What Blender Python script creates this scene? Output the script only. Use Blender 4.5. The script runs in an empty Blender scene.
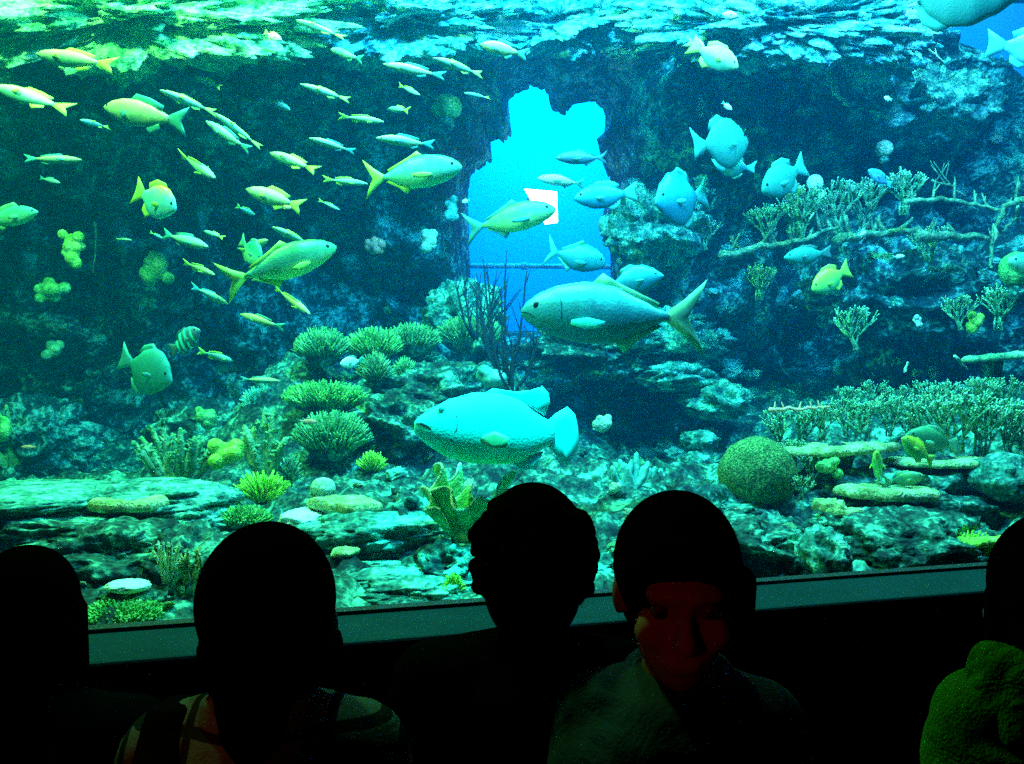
import bpy, bmesh, math, random
import numpy as np
from mathutils import Vector, Matrix, noise
from mathutils.bvhtree import BVHTree

# ------------------------------------------------------------------ camera, world, light, exposure
sc = bpy.context.scene
F = 887.0                      # focal length in pixels of a 1024 x 764 frame
CZ = 1.82                      # camera height above the hall floor
cam_d = bpy.data.cameras.new('camera'); cam = bpy.data.objects.new('camera', cam_d)
sc.collection.objects.link(cam); sc.camera = cam
cam.location = (0, 0, CZ); cam.rotation_euler = (math.radians(90), 0, 0)
cam_d.sensor_width = 36.0; cam_d.lens = 36.0 * F / 1024.0
cam_d.clip_start = 0.05; cam_d.clip_end = 60
sc.view_settings.view_transform = 'Standard'; sc.view_settings.look = 'None'
sc.view_settings.gamma = 1.0; sc.view_settings.use_curve_mapping = False
sc.view_settings.exposure = 0.0
sc.cycles.max_bounces = 5; sc.cycles.diffuse_bounces = 3; sc.cycles.glossy_bounces = 2
sc.cycles.transparent_max_bounces = 8; sc.cycles.volume_bounces = 1
sc.cycles.use_denoising = False
sc.cycles.sample_clamp_indirect = 4.0
w = bpy.data.worlds.new('world'); sc.world = w; w.use_nodes = True
w.node_tree.nodes['Background'].inputs[0].default_value = (0, 0, 0, 1)
w.node_tree.nodes['Background'].inputs[1].default_value = 0.0

def area(name, loc, target, size, color, watts):
    d = bpy.data.lights.new(name, 'AREA'); d.shape = 'DISK'; d.size = size; d.color = color; d.energy = watts
    o = bpy.data.objects.new(name, d); sc.collection.objects.link(o); o.location = loc
    o.rotation_euler = (Vector(target) - Vector(loc)).to_track_quat('-Z', 'Y').to_euler()
    return o
# metal halide and blue lamps hung above the open top of the tank
area('tank_lamp', (-2.6, 4.3, 6.2), (-1.9, 4.4, 1.0), 0.4, (0.36, 1.0, 0.14), 270)
area('tank_lamp', (-0.6, 4.3, 6.2), (-0.6, 4.5, 1.0), 0.4, (0.30, 1.0, 0.28), 200)
area('tank_lamp', (0.9, 4.3, 6.2), (0.2, 4.2, 1.2), 0.4, (0.06, 0.95, 0.80), 220)
area('tank_lamp', (2.8, 4.6, 6.2), (2.2, 4.6, 1.0), 0.4, (0.30, 1.0, 0.34), 180)
area('tank_lamp', (-2.6, 3.0, 5.4), (-3.0, 6.6, 3.9), 0.5, (0.40, 1.0, 0.30), 330)
area('tank_lamp', (0.2, 3.3, 5.4), (0.5, 7.2, 3.6), 0.5, (0.10, 0.50, 1.0), 500)
area('tank_lamp', (3.2, 4.0, 5.4), (3.4, 7.4, 3.5), 0.5, (0.14, 0.50, 1.0), 330)
area('rear_tank_lamp', (0.6, 9.3, 6.2), (0.2, 11.2, 4.0), 0.8, (0.0, 0.30, 1.0), 560)
area('rear_tank_lamp', (4.8, 9.3, 6.2), (5.4, 11.2, 3.6), 0.8, (0.0, 0.34, 1.0), 80)
# dim red lamp of the hall, behind the crowd
def spot(name, loc, target, deg, color, watts, rad=0.04):
    d = bpy.data.lights.new(name, 'SPOT'); d.spot_size = math.radians(deg); d.spot_blend = 0.7
    d.color = color; d.energy = watts; d.shadow_soft_size = rad
    o = bpy.data.objects.new(name, d); sc.collection.objects.link(o); o.location = loc
    o.rotation_euler = (Vector(target) - Vector(loc)).to_track_quat('-Z', 'Y').to_euler()
    return o
spot('overhang_fill', (-2.2, 3.1, 5.2), (-2.4, 5.6, 4.45), 62, (0.45, 1.0, 0.42), 170, .1)  # three added fill spots that brighten the rock overhang from the front
spot('overhang_fill', (0.4, 3.5, 5.2), (0.3, 6.4, 4.6), 50, (0.25, 0.9, 0.95), 90, .1)
spot('overhang_fill', (2.2, 3.9, 5.2), (2.2, 6.3, 4.55), 50, (0.40, 0.9, 0.85), 110, .1)
spot('side_fill', (0.1, 2.98, 3.75), (-0.03, 3.5, 1.66), 26, (0.0, 1.0, 0.92), 800, .08)  # added fill spot, brightens the grouper's near side
spot('hall_lamp', (-1.3, -0.9, 2.5), (-0.395, 1.2, 1.385), 6.5, (1.0, 0.13, 0.03), 60)
spot('hall_lamp', (-0.9, -0.6, 1.9), (0.27, 1.30, 1.49), 8, (1.0, 0.06, 0.02), 12)

# ------------------------------------------------------------------ helpers
def at(px, py, Y):
    return Vector(((px - 512) / F * Y, Y, CZ - (py - 382) / F * Y))

def link(name, me, mat=None, parent=None):
    o = bpy.data.objects.new(name, me); sc.collection.objects.link(o)
    if mat is not None:
        me.materials.clear(); me.materials.append(mat)
    if parent is not None: o.parent = parent
    return o

def mesh(name, verts, faces, smooth=True):
    me = bpy.data.meshes.new(name); me.from_pydata([tuple(v) for v in verts], [], faces); me.update()
    if smooth: me.polygons.foreach_set('use_smooth', [True] * len(me.polygons))
    return me

def empty(name, loc, rz=0.0):
    o = bpy.data.objects.new(name, None); sc.collection.objects.link(o)
    o.location = loc; o.rotation_euler = (0, 0, rz); o.empty_display_size = 0.05
    return o

def tag(o, label=None, cat=None, group=None, kind=None):
    if label: o['label'] = label
    if cat: o['category'] = cat
    if group: o['group'] = group
    if kind: o['kind'] = kind
    return o

def copy_tree(o, parent=None):
    c = o.copy(); sc.collection.objects.link(c)
    if parent is not None: c.parent = parent
    for ch in [x for x in o.children]: copy_tree(ch, c)
    return c

class MB:
    """collects shapes of ONE part"""
    def __init__(s): s.v = []; s.f = []
    def add(s, vs, fs):
        n = len(s.v); s.v += [Vector(v) for v in vs]; s.f += [tuple(i + n for i in f) for f in fs]
    def box(s, a, b):
        x0, y0, z0 = a; x1, y1, z1 = b
        s.add([(x0,y0,z0),(x1,y0,z0),(x1,y1,z0),(x0,y1,z0),(x0,y0,z1),(x1,y0,z1),(x1,y1,z1),(x0,y1,z1)],
              [(0,3,2,1),(4,5,6,7),(0,1,5,4),(1,2,6,5),(2,3,7,6),(3,0,4,7)])
    def tube(s, pts, rads, n=7, knob=0.0, rng=None):
        """closed tapered tube through pts"""
        pts = [Vector(p) for p in pts]; rings = []
        for i, p in enumerate(pts):
            d = (pts[min(i+1, len(pts)-1)] - pts[max(i-1, 0)])
            if d.length < 1e-9: d = Vector((0,0,1))
            d.normalize()
            a = d.orthogonal().normalized() if i == 0 else (a - d * a.dot(d)).normalized()
            b = d.cross(a)
            r = rads[i]
            ring = []
            for k in range(n):
                t = 2 * math.pi * k / n
                rr = r * (1 + (rng.uniform(-knob, knob) if rng else 0))
                ring.append(p + a * math.cos(t) * rr + b * math.sin(t) * rr)
            rings.append(ring)
        vs = [v for r in rings for v in r]; fs = []
        for i in range(len(rings) - 1):
            for k in range(n):
                fs.append((i*n+k, i*n+(k+1)%n, (i+1)*n+(k+1)%n, (i+1)*n+k))
        m = len(vs)
        d0 = (pts[0] - pts[1]).normalized() * rads[0] * .6; d1 = (pts[-1] - pts[-2]).normalized() * rads[-1] * .8
        vs += [pts[0] + d0, pts[-1] + d1]
        L = (len(rings) - 1) * n
        for k in range(n):
            fs.append((m, (k+1)%n, k)); fs.append((m+1, L+k, L+(k+1)%n))
        s.add(vs, fs)
    def ball(s, c, r, nu=16, nv=10, rot=None):
        c = Vector(c); rx, ry, rz = (r, r, r) if not hasattr(r, '__len__') else r
        vs = [Vector((0,0,rz))]
        for j in range(1, nv):
            ph = math.pi * j / nv
            for i in range(nu):
                th = 2*math.pi*i/nu
                vs.append(Vector((rx*math.sin(ph)*math.cos(th), ry*math.sin(ph)*math.sin(th), rz*math.cos(ph))))
        vs.append(Vector((0,0,-rz)))
        fs = [(0, 1+i, 1+(i+1)%nu) for i in range(nu)]
        for j in range(nv-2):
            for i in range(nu):
                a = 1+j*nu+i; b = 1+j*nu+(i+1)%nu
                fs.append((a, a+nu, b+nu, b))
        l = len(vs)-1; o = 1+(nv-2)*nu
        fs += [(l, o+(i+1)%nu, o+i) for i in range(nu)]
        if rot is not None: vs = [rot @ v for v in vs]
        s.add([v + c for v in vs], fs)
    def cap(s, p1, r1, p2, r2, n=14):
        p1 = Vector(p1); p2 = Vector(p2)
        s.tube([p1, p2], [r1, r2], n); s.ball(p1, r1, n, 8); s.ball(p2, r2, n, 8)
    def build(s, name, mat, parent=None, smooth=True):
        return link(name, mesh(name, s.v, s.f, smooth), mat, parent)

def remesh(o, vox, sm=3, sub=0):
    m = o.modifiers.new('Remesh', 'REMESH'); m.mode = 'VOXEL'; m.voxel_size = vox; m.use_smooth_shade = True
    if sm:
        k = o.modifiers.new('Smooth', 'SMOOTH'); k.factor = 0.5; k.iterations = sm
    return o

# ------------------------------------------------------------------ materials
def new_mat(name):
    m = bpy.data.materials.new(name); m.use_nodes = True
    nt = m.node_tree; b = nt.nodes['Principled BSDF']
    return m, nt, b
def rgba(c): return (c[0], c[1], c[2], 1.0)
def plain(name, c, rough=0.6, spec=0.3):
    m, nt, b = new_mat(name); b.inputs['Base Color'].default_value = rgba(c)
    b.inputs['Roughness'].default_value = rough; b.inputs['Specular IOR Level'].default_value = spec
    # a little unevenness of tone
    n = nt.nodes.new('ShaderNodeTexNoise'); n.inputs['Scale'].default_value = 30
    r = nt.nodes.new('ShaderNodeValToRGB'); tc = nt.nodes.new('ShaderNodeTexCoord')
    r.color_ramp.elements[0].position = .3; r.color_ramp.elements[1].position = .7
    r.color_ramp.elements[0].color = rgba([x*.85 for x in c]); r.color_ramp.elements[1].color = rgba(c)
    nt.links.new(tc.outputs['Object'], n.inputs['Vector']); nt.links.new(n.outputs['Fac'], r.inputs['Fac'])
    nt.links.new(r.outputs['Color'], b.inputs['Base Color'])
    return m
def mottled(name, cols, scale=6.0, fine=40.0, bump=0.6, rough=0.8, pos=(.38, .5, .62), dist=0.02, mix=0.35):
    """encrusted rock or coral: blotches of cols (dark, mid, pale) at two scales"""
    m, nt, b = new_mat(name)
    tc = nt.nodes.new('ShaderNodeTexCoord')
    n1 = nt.nodes.new('ShaderNodeTexNoise'); n1.inputs['Scale'].default_value = scale; n1.inputs['Detail'].default_value = 8; n1.inputs['Roughness'].default_value = .65
    n2 = nt.nodes.new('ShaderNodeTexNoise'); n2.inputs['Scale'].default_value = fine; n2.inputs['Detail'].default_value = 4
    mx = nt.nodes.new('ShaderNodeMix'); mx.data_type = 'FLOAT'; mx.inputs[0].default_value = mix
    r = nt.nodes.new('ShaderNodeValToRGB'); e = r.color_ramp.elements
    e[0].position = pos[0]; e[0].color = rgba(cols[0]); e[1].position = pos[2]; e[1].color = rgba(cols[2])
    k = e.new(pos[1]); k.color = rgba(cols[1])
    bp = nt.nodes.new('ShaderNodeBump'); bp.inputs['Strength'].default_value = bump; bp.inputs['Distance'].default_value = dist
    L = nt.links.new
    L(tc.outputs['Object'], n1.inputs['Vector']); L(tc.outputs['Object'], n2.inputs['Vector'])
    L(n1.outputs['Fac'], mx.inputs[2]); L(n2.outputs['Fac'], mx.inputs[3])
    L(mx.outputs[0], r.inputs['Fac']); L(r.outputs['Color'], b.inputs['Base Color'])
    L(n2.outputs['Fac'], bp.inputs['Height']); L(bp.outputs['Normal'], b.inputs['Normal'])
    b.inputs['Roughness'].default_value = rough; b.inputs['Specular IOR Level'].default_value = .2
    return m
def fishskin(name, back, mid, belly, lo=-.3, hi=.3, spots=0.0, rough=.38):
    """countershading, or tank light on the grouper, along the fish's own height (object Z, unit body length)"""
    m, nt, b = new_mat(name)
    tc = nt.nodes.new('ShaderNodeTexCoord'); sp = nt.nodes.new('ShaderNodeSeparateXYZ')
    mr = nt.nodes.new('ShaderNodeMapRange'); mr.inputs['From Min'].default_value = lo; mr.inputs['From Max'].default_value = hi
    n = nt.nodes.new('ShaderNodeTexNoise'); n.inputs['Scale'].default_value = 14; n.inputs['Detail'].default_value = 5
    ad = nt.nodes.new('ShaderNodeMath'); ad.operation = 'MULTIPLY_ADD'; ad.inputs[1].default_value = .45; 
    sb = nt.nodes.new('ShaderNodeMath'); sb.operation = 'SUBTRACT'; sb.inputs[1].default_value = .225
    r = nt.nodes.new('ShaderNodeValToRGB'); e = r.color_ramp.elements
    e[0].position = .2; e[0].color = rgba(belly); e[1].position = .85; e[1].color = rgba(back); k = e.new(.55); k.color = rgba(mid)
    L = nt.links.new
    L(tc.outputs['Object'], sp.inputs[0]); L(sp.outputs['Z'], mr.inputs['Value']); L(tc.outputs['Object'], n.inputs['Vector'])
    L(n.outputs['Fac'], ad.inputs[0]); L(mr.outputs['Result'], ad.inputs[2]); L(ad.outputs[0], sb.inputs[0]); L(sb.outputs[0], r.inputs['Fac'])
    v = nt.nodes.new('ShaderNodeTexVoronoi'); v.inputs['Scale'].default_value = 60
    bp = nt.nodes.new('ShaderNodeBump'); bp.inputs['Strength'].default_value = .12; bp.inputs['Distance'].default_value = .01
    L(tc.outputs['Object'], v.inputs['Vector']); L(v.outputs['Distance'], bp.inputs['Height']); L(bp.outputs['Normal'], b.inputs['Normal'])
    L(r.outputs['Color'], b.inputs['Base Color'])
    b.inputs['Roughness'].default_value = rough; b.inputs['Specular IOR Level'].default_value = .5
    return m

M = {}
M['rock'] = mottled('reef rock', ((.003,.02,.025), (.025,.13,.10), (.22,.75,.50)), 7, 38, .9, pos=(.43,.525,.64))
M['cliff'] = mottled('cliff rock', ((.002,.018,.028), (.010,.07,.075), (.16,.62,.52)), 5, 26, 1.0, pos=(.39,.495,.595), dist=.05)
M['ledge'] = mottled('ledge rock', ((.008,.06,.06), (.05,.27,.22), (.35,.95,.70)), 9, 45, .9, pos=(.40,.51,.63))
M['crustg'] = mottled('green crusted rock', ((.004,.06,.03), (.10,.50,.16), (.50,.85,.36)), 8, 30, 1.0, pos=(.38,.46,.545), dist=.05)
M['crustc'] = mottled('cyan crusted rock', ((.002,.06,.09), (.03,.42,.42), (.34,.70,.58)), 8, 30, 1.0, pos=(.39,.47,.555), dist=.05)
M['pale'] = mottled('pale coral', ((.22,.38,.25), (.50,.72,.45), (.85,1.0,.75)), 10, 60, .8)
M['green'] = mottled('green coral', ((.03,.18,.05), (.13,.50,.12), (.50,.90,.35)), 12, 70, .8)
M['brush'] = mottled('brush coral', ((.03,.16,.07), (.12,.42,.16), (.35,.75,.36)), 14, 70, .6)
M['yellow'] = mottled('yellow green coral', ((.18,.42,.04), (.42,.78,.08), (.75,1.0,.25)), 14, 60, .8)
M['plate'] = mottled('plate coral', ((.16,.22,.07), (.40,.50,.20), (.85,.90,.50)), 20, 90, .9)
M['stag'] = mottled('staghorn coral', ((.03,.14,.07), (.12,.36,.18), (.42,.68,.38)), 12, 70, .6)
M['tip'] = plain('pale coral tip', (.45,.85,.55), .7)
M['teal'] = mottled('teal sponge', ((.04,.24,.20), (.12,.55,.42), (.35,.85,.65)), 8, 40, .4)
M['dark'] = plain('dark sea whip', (.006,.02,.03), .8)
M['dome'] = mottled('dome coral', ((.02,.10,.04), (.09,.28,.08), (.30,.55,.18)), 60, 120, 1.0, pos=(.40,.5,.6), dist=.02)
M['brown'] = mottled('brown branch', ((.04,.10,.06), (.10,.24,.14), (.32,.50,.30)), 16, 60, .8)
M['white'] = mottled('white rock', ((.55,.8,.7), (.8,1,.9), (1,1,1)), 6, 40, .4)
M['leaf'] = mottled('leaf coral', ((.06,.35,.10), (.16,.62,.20), (.40,.90,.35)), 9, 50, .5)
M['pink'] = plain('pink orange skin', (1.0,.28,.16), .5)
M['orange'] = plain('orange branch', (1.0,.50,.30), .6)

# ------------------------------------------------------------------ the hall and the tank window
SILL = 1.12
TH = math.atan(0.293); U = Vector((math.cos(TH), math.sin(TH), 0)); N = Vector((-math.sin(TH), math.cos(TH), 0))
P0 = Vector((-1.184, 2.46, 0))
def W(s, t, z): return P0 + U * s + N * t + Vector((0, 0, z))
def wbox(mb, s0, s1, t0, t1, z0, z1):
    c = [W(s, t, z) for z in (z0, z1) for (s, t) in ((s0,t0),(s1,t0),(s1,t1),(s0,t1))]
    mb.add(c, [(0,3,2,1),(4,5,6,7),(0,1,5,4),(1,2,6,5),(2,3,7,6),(3,0,4,7)])
def struct(name, mb, mat, smooth=False):
    o = mb.build(name, mat, None, smooth); o['kind'] = 'structure'; return o

black = plain('black painted wall', (.010,.012,.012), .8, .1)
floor_m = plain('dark carpet', (.012,.012,.014), .95, .05)
sill_m = mottled('sill stone', ((.002,.018,.020), (.003,.026,.028), (.006,.036,.04)), 3, 120, .15, pos=(.3,.5,.7), rough=.8)
sill_m.node_tree.nodes['Principled BSDF'].inputs['Specular IOR Level'].default_value = .04
mb = MB(); mb.box((-6, -4, -.1), (8, 5, 0)); struct('floor', mb, floor_m)
mb = MB(); mb.box((-6, -4, 4.0), (8, 1.4, 4.1)); struct('ceiling', mb, black)
mb = MB(); mb.box((-6, -4.1, 0), (8, -4, 4.0)); struct('wall_rear', mb, black)
mb = MB(); mb.box((-6.1, -4, 0), (-6, 2, 4.0)); struct('wall_left', mb, black)
mb = MB(); mb.box((8, -4, 0), (8.1, 5, 4.0)); struct('wall_right', mb, black)
mb = MB()                                       # wall around the opening, one piece
wbox(mb, -5.0, 10.0, -.20, .0, 0, SILL - .08)
wbox(mb, -5.0, 10.0, -.20, .0, 3.75, 6.9)
wbox(mb, -5.0, -1.9, -.20, .0, SILL - .08, 3.75); wbox(mb, 5.2, 10.0, -.20, .0, SILL - .08, 3.75)
struct('wall_front', mb, black)
mb = MB(); wbox(mb, -1.9, 5.2, -.28, .06, SILL - .08, SILL); o = struct('window_sill', mb, sill_m)
bv = o.modifiers.new('Bevel', 'BEVEL'); bv.width = .008; bv.segments = 2
mb = MB(); wbox(mb, -1.9, 5.2, .0, .05, SILL, SILL + .012); struct('trim_1', mb, plain('black sealant', (.01,.02,.02), .6))
m, nt, b = new_mat('clear acrylic'); nt.nodes.remove(b)
t = nt.nodes.new('ShaderNodeBsdfTransparent'); t.inputs[0].default_value = (.97, 1.0, .99, 1)
nt.links.new(t.outputs[0], nt.nodes['Material Output'].inputs['Surface'])
mb = MB(); wbox(mb, -1.9, 5.2, .005, .045, SILL + .012, 3.75); struct('window_1', mb, m)

# water: a box of clear haze behind the acrylic
m, nt, b = new_mat('tank water'); nt.nodes.remove(b)
vs_ = nt.nodes.new('ShaderNodeVolumeScatter'); vs_.inputs['Color'].default_value = (.0, .42, 1.0, 1)
vs_.inputs['Density'].default_value = .026; vs_.inputs['Anisotropy'].default_value = .2
va = nt.nodes.new('ShaderNodeVolumeAbsorption'); va.inputs['Color'].default_value = (.0, .85, .96, 1); va.inputs['Density'].default_value = .14
ad = nt.nodes.new('ShaderNodeAddShader'); nt.links.new(vs_.outputs[0], ad.inputs[0]); nt.links.new(va.outputs[0], ad.inputs[1])
nt.links.new(ad.outputs[0], nt.nodes['Material Output'].inputs['Volume'])
mb = MB(); wbox(mb, -4.8, 9.8, .07, 12.5, .12, 5.9); struct('water', mb, m)
# outer tank walls
conc = plain('tank concrete', (.05,.16,.20), .9)
mb = MB(); mb.box((-8, 1.2, -.2), (10, 14, .0)); struct('tank_floor', mb, conc)

# ------------------------------------------------------------------ reef ground and rock walls
def shepard(ctrl, p=3.0):
    A = np.array([(c[0], c[1]) for c in ctrl]); V = np.array([c[2] for c in ctrl])
    def f(X, Y):
        d2 = (X[..., None] - A[:, 0])**2 + (Y[..., None] - A[:, 1])**2 + .015
        w_ = d2 ** (-p / 2); return (w_ * V).sum(-1) / w_.sum(-1)
    return f
def glassY(px):          # depth of the pane along the column px
    k = (px - 512) / F   # x = k*Y ; Y = 2.46 + .293*(x+1.184)
    return (2.46 + .293 * 1.184) / (1 - .293 * k)
G = [(px, py, glassY(px) + .25) for px, py in ((-150,690),(-50,660),(20,655),(85,645),(160,640),(240,640),(300,610),(400,615),(470,610),(540,610),(620,600),(700,600),(770,590),(850,590),(920,585),(1000,580),(1080,575),(1200,565))]
G += [(px, py, Y) for px, py, Y in (
    (-100,505,3.7),(0,505,3.7),(60,505,3.75),(120,505,3.8),(170,515,3.8),(220,530,3.8),(60,585,3.2),(160,580,3.2),(230,570,3.4),
    (330,570,3.5),(420,560,3.6),(380,530,4.0),(300,505,4.3),(350,500,4.4),(420,500,4.6),(400,470,5.0),(340,450,5.3),(440,430,5.5),(330,400,5.7),(300,360,6.2),
    (380,375,6.1),(440,360,6.5),(500,350,6.8),(470,400,6.0),(520,450,5.6),(250,470,5.0),(200,500,4.5),
    (-50,545,4.9),(40,535,5.0),(130,520,5.1),(0,500,6.5),(150,480,6.6),(240,440,6.6),
    (480,560,3.6),(560,540,4.2),(620,505,4.6),(700,500,4.5),(650,560,3.8),(740,510,4.2),(760,545,3.8),(600,490,6.3),(660,490,6.4),(720,480,6.4),(560,450,6.9),(640,460,7.2),
    (620,400,8.0),(700,410,8.0),(640,330,8.4),(720,330,8.4),(560,345,8.0),(740,380,8.0),
    (800,470,4.7),(860,440,5.0),(930,430,5.2),(1010,420,5.3),(1080,420,5.3),(820,540,3.9),(900,540,3.9),(1000,540,3.9),(860,500,4.5),(950,500,4.5),
    (800,420,6.4),(900,400,6.6),(1000,390,6.6),(1150,480,4.6),(1200,420,6))]
ctrl = [(at(a, b_, c).x, c, at(a, b_, c).z) for a, b_, c in G]
hf = shepard(ctrl)
def grid_mesh(name, P, keep=None):
    ny, nx = P.shape[:2]
    V = P.reshape(-1, 3)
    idx = np.arange(nx * ny).reshape(ny, nx)
    q = np.stack([idx[:-1, :-1], idx[:-1, 1:], idx[1:, 1:], idx[1:, :-1]], -1).reshape(-1, 4)
    if keep is not None: q = q[keep.reshape(-1)[q].all(1)]
    me = bpy.data.meshes.new(name); me.from_pydata(V.tolist(), [], q.tolist()); me.update()
    me.polygons.foreach_set('use_smooth', [True] * len(me.polygons))
    return me, V.tolist(), q.tolist()
xs = np.arange(-4.4, 6.4, .026); ys = np.arange(2.0, 9.2, .026)
X, Y = np.meshgrid(xs, ys); Z = hf(X, Y)
edge = (Y - (2.46 + .293 * (X + 1.184))) * math.cos(TH)      # distance behind the pane
nz = np.zeros_like(Z); dx = np.zeros_like(Z); dy = np.zeros_like(Z)
for j in range(Z.shape[0]):
    for i in range(Z.shape[1]):
        p = Vector((X[j, i], Y[j, i], Z[j, i] * .6))
        a = noise.ridged_multi_fractal(p * 2.2, 0.9, 2.1, 5, 1.0, 2.0)
        c = noise.fractal(p * 7.0, 0.7, 2.2, 4)
        nz[j, i] = .085 * (a - 1.0) + .045 * c
        v = noise.noise_vector(p * 5.0); dx[j, i] = v.x * .05; dy[j, i] = v.y * .05
damp = np.clip(edge / .35, .12, 1)
P = np.stack([X + dx * damp, Y + dy * damp, np.maximum(Z + nz * damp, .15)], -1)
me, VT, FT = grid_mesh('tank_floor_reef', P, edge > .085)
ter = link('reef_ground', me, M['rock']); ter['kind'] = 'structure'
BT = BVHTree.FromPolygons(VT, FT)

# rock walls: a vertical relief with two ragged openings
CY = 7.6
WC = [(px, py, Yv) for px, py, Yv in (
    (-300,-200,7.6),(0,-150,7.6),(200,-150,7.6),(400,-150,7.9),(540,-150,8.0),(700,-150,7.8),(850,-150,7.8),(1000,-150,8.0),(0,-40,6.7),(200,-40,6.8),(400,-40,7.1),(600,-40,7.3),(800,-40,7.0),
    (-300,50,5.9),(0,55,6.0),(130,50,6.1),(260,55,6.3),(400,45,6.6),(540,38,6.9),(700,45,6.5),(820,50,6.4),(900,30,7.0),
    (-300,140,6.8),(0,110,6.5),(120,120,6.7),(250,105,6.7),(350,120,7.0),(440,120,7.2),(600,100,7.9),(680,85,7.2),(700,200,7.4),(640,180,7.5),(760,120,7.5),(860,100,6.8),(940,110,7.4),(880,170,7.8),
    (0,260,7.6),(60,240,7.2),(150,260,7.3),(230,300,7.8),(330,260,8.2),(400,230,7.6),(440,250,7.5),(400,310,8.2),
    (660,240,7.2),(640,300,7.6),(720,280,7.3),(780,220,7.9),(860,280,7.2),(930,290,7.3),(1000,280,7.3),(820,340,8.2),(900,350,8.2),(980,200,8.2),(1010,150,8.4),
    (0,420,8.2),(150,400,8.2),(250,420,8.2),(1150,200,7.0),(1200,0,7.4),(700,420,8.0),(900,450,8.2))]
cw = shepard([((a - 512) / F * CY, CZ - (b_ - 382) / F * CY, c) for a, b_, c in WC])
GY = CY + .62              # the rims of the openings curl back to about this depth
def wxz(poly): return np.array([((a - 512) / F * GY, CZ - (b_ - 382) / F * GY) for a, b_ in poly])
gap1 = wxz([(474,330),(470,285),(468,225),(467,195),(470,172),(492,158),(489,126),(504,140),(512,132),(508,96),(520,88),(536,82),(548,90),(552,106),(566,112),(574,100),(596,97),(607,110),(606,128),(598,135),(604,160),(612,180),(606,205),(600,225),(612,250),(612,285),(606,330)])
gap2 = wxz([(905,40),(898,20),(890,-60),(900,-260),(1120,-260),(1120,90),(1040,100),(1005,78),(985,66),(950,55),(925,50)])
def sdist(poly, X, Z):
    """signed distance, negative inside"""
    d = np.full(X.shape, 1e9); ins = np.zeros(X.shape, bool); n = len(poly)
    for i in range(n):
        a = poly[i]; b_ = poly[(i + 1) % n]; e = b_ - a
        t_ = np.clip(((X - a[0]) * e[0] + (Z - a[1]) * e[1]) / (e @ e), 0, 1)
        d = np.minimum(d, np.hypot(X - a[0] - t_ * e[0], Z - a[1] - t_ * e[1]))
        c = ((a[1] > Z) != (b_[1] > Z)) & (X < (b_[0] - a[0]) * (Z - a[1]) / (b_[1] - a[1] + 1e-12) + a[0])
        ins ^= c
    return np.where(ins, -d, d)
xs = np.arange(-8.4, 9.0, .034); zs = np.arange(.0, 6.0, .034)
X, Zw = np.meshgrid(xs, zs); Dp = cw(X, Zw)
sd = np.minimum(sdist(gap1, X, Zw), sdist(gap2, X, Zw))
dn = np.zeros_like(Dp); ddx = np.zeros_like(Dp); ddz = np.zeros_like(Dp)
for j in range(Dp.shape[0]):
    for i in range(Dp.shape[1]):
        p = Vector((X[j, i], Zw[j, i], 3.7))
        a = noise.ridged_multi_fractal(p * 1.3, 0.9, 2.1, 5, 1.0, 2.0)
        c = noise.fractal(p * 4.5, 0.7, 2.2, 4)
        v = noise.noise_vector(p * 3.0)
        dn[j, i] = -.30 * (a - 1.0) - .13 * c; ddx[j, i] = v.x * .07; ddz[j, i] = v.y * .07
e = np.clip(sd / .5, 0, 1)
back = .75 * np.exp(-np.maximum(sd, 0) / .10)
D = Dp + dn * (.25 + .75 * e) + back
D = np.where(sd < .6, D * e + (CY + back) * (1 - e), D)
P = np.stack([X + ddx * e, D, CZ + (Zw - CZ) * 1.0 + ddz * e], -1)
gz, gx = np.gradient(sd, .034)
gl = np.hypot(gx, gz) + 1e-6; push = np.where((sd < 0) & (sd > -.05), -sd, 0)[..., None]
P = P + push * np.stack([gx / gl, np.zeros_like(sd), gz / gl], -1)
me, VC, FC = grid_mesh('wall_back', P, sd > -.034)
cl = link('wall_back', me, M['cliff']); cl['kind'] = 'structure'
BC = BVHTree.FromPolygons(VC, FC)

blue = plain('blue painted tank wall', (.30,.75,.95), .9, .1)
mb = MB(); mb.box((-9, 11.2, 0), (11, 11.4, 6.6)); struct('wall_far', mb, blue)


CAMP = Vector((0, 0, CZ))
def hit(px, py, which=None):
    d = (at(px, py, 1.0) - CAMP).normalized(); best = None
    for B_ in ([BT, BC] if which is None else [which]):
        r = B_.ray_cast(CAMP, d)
        if r[0] is not None and (best is None or r[3] < best[3]): best = r
    if best is None: return at(px, py, 7.5), Vector((0, -1, 0))
    n = best[1]
    if n.dot(d) > 0: n = -n
    return best[0], n
def ground(x, y):
    r = BT.ray_cast(Vector((x, y, 6)), Vector((0, 0, -1)))
    return r[0].z if r[0] is not None else .4

# bright floodlight in the far opening, put in as a glowing plate
fl = empty('white_glare', at(538, 207, 8.6)); tag(fl, 'small white floodlight hanging in the bright opening behind the olive fish', 'glare')
m, nt, b = new_mat('glowing plate'); b.inputs['Emission Color'].default_value = (1, .93, .9, 1); b.inputs['Emission Strength'].default_value = 14; b.inputs['Base Color'].default_value = (.9, .9, .9, 1)
mb = MB(); mb.add([(-.13,-.03,.17),(.18,-.05,.14),(.19,-.05,-.15),(.07,-.03,-.17),(-.02,-.03,-.02),(-.13,.0,.17),(.18,.0,.14),(.19,.0,-.15),(.07,.0,-.17),(-.02,.0,-.02)],
    [(0,4,3,2,1),(5,6,7,8,9),(0,1,6,5),(1,2,7,6),(2,3,8,7),(3,4,9,8),(4,0,5,9)])
mb.build('lens', m, fl, False)
mb = MB(); mb.box((-.10,.005,-.12), (.17,.12,.12)); hb = mb.build('back_box', plain('glare box', (.05,.2,.3), .6), fl, False)
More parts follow.
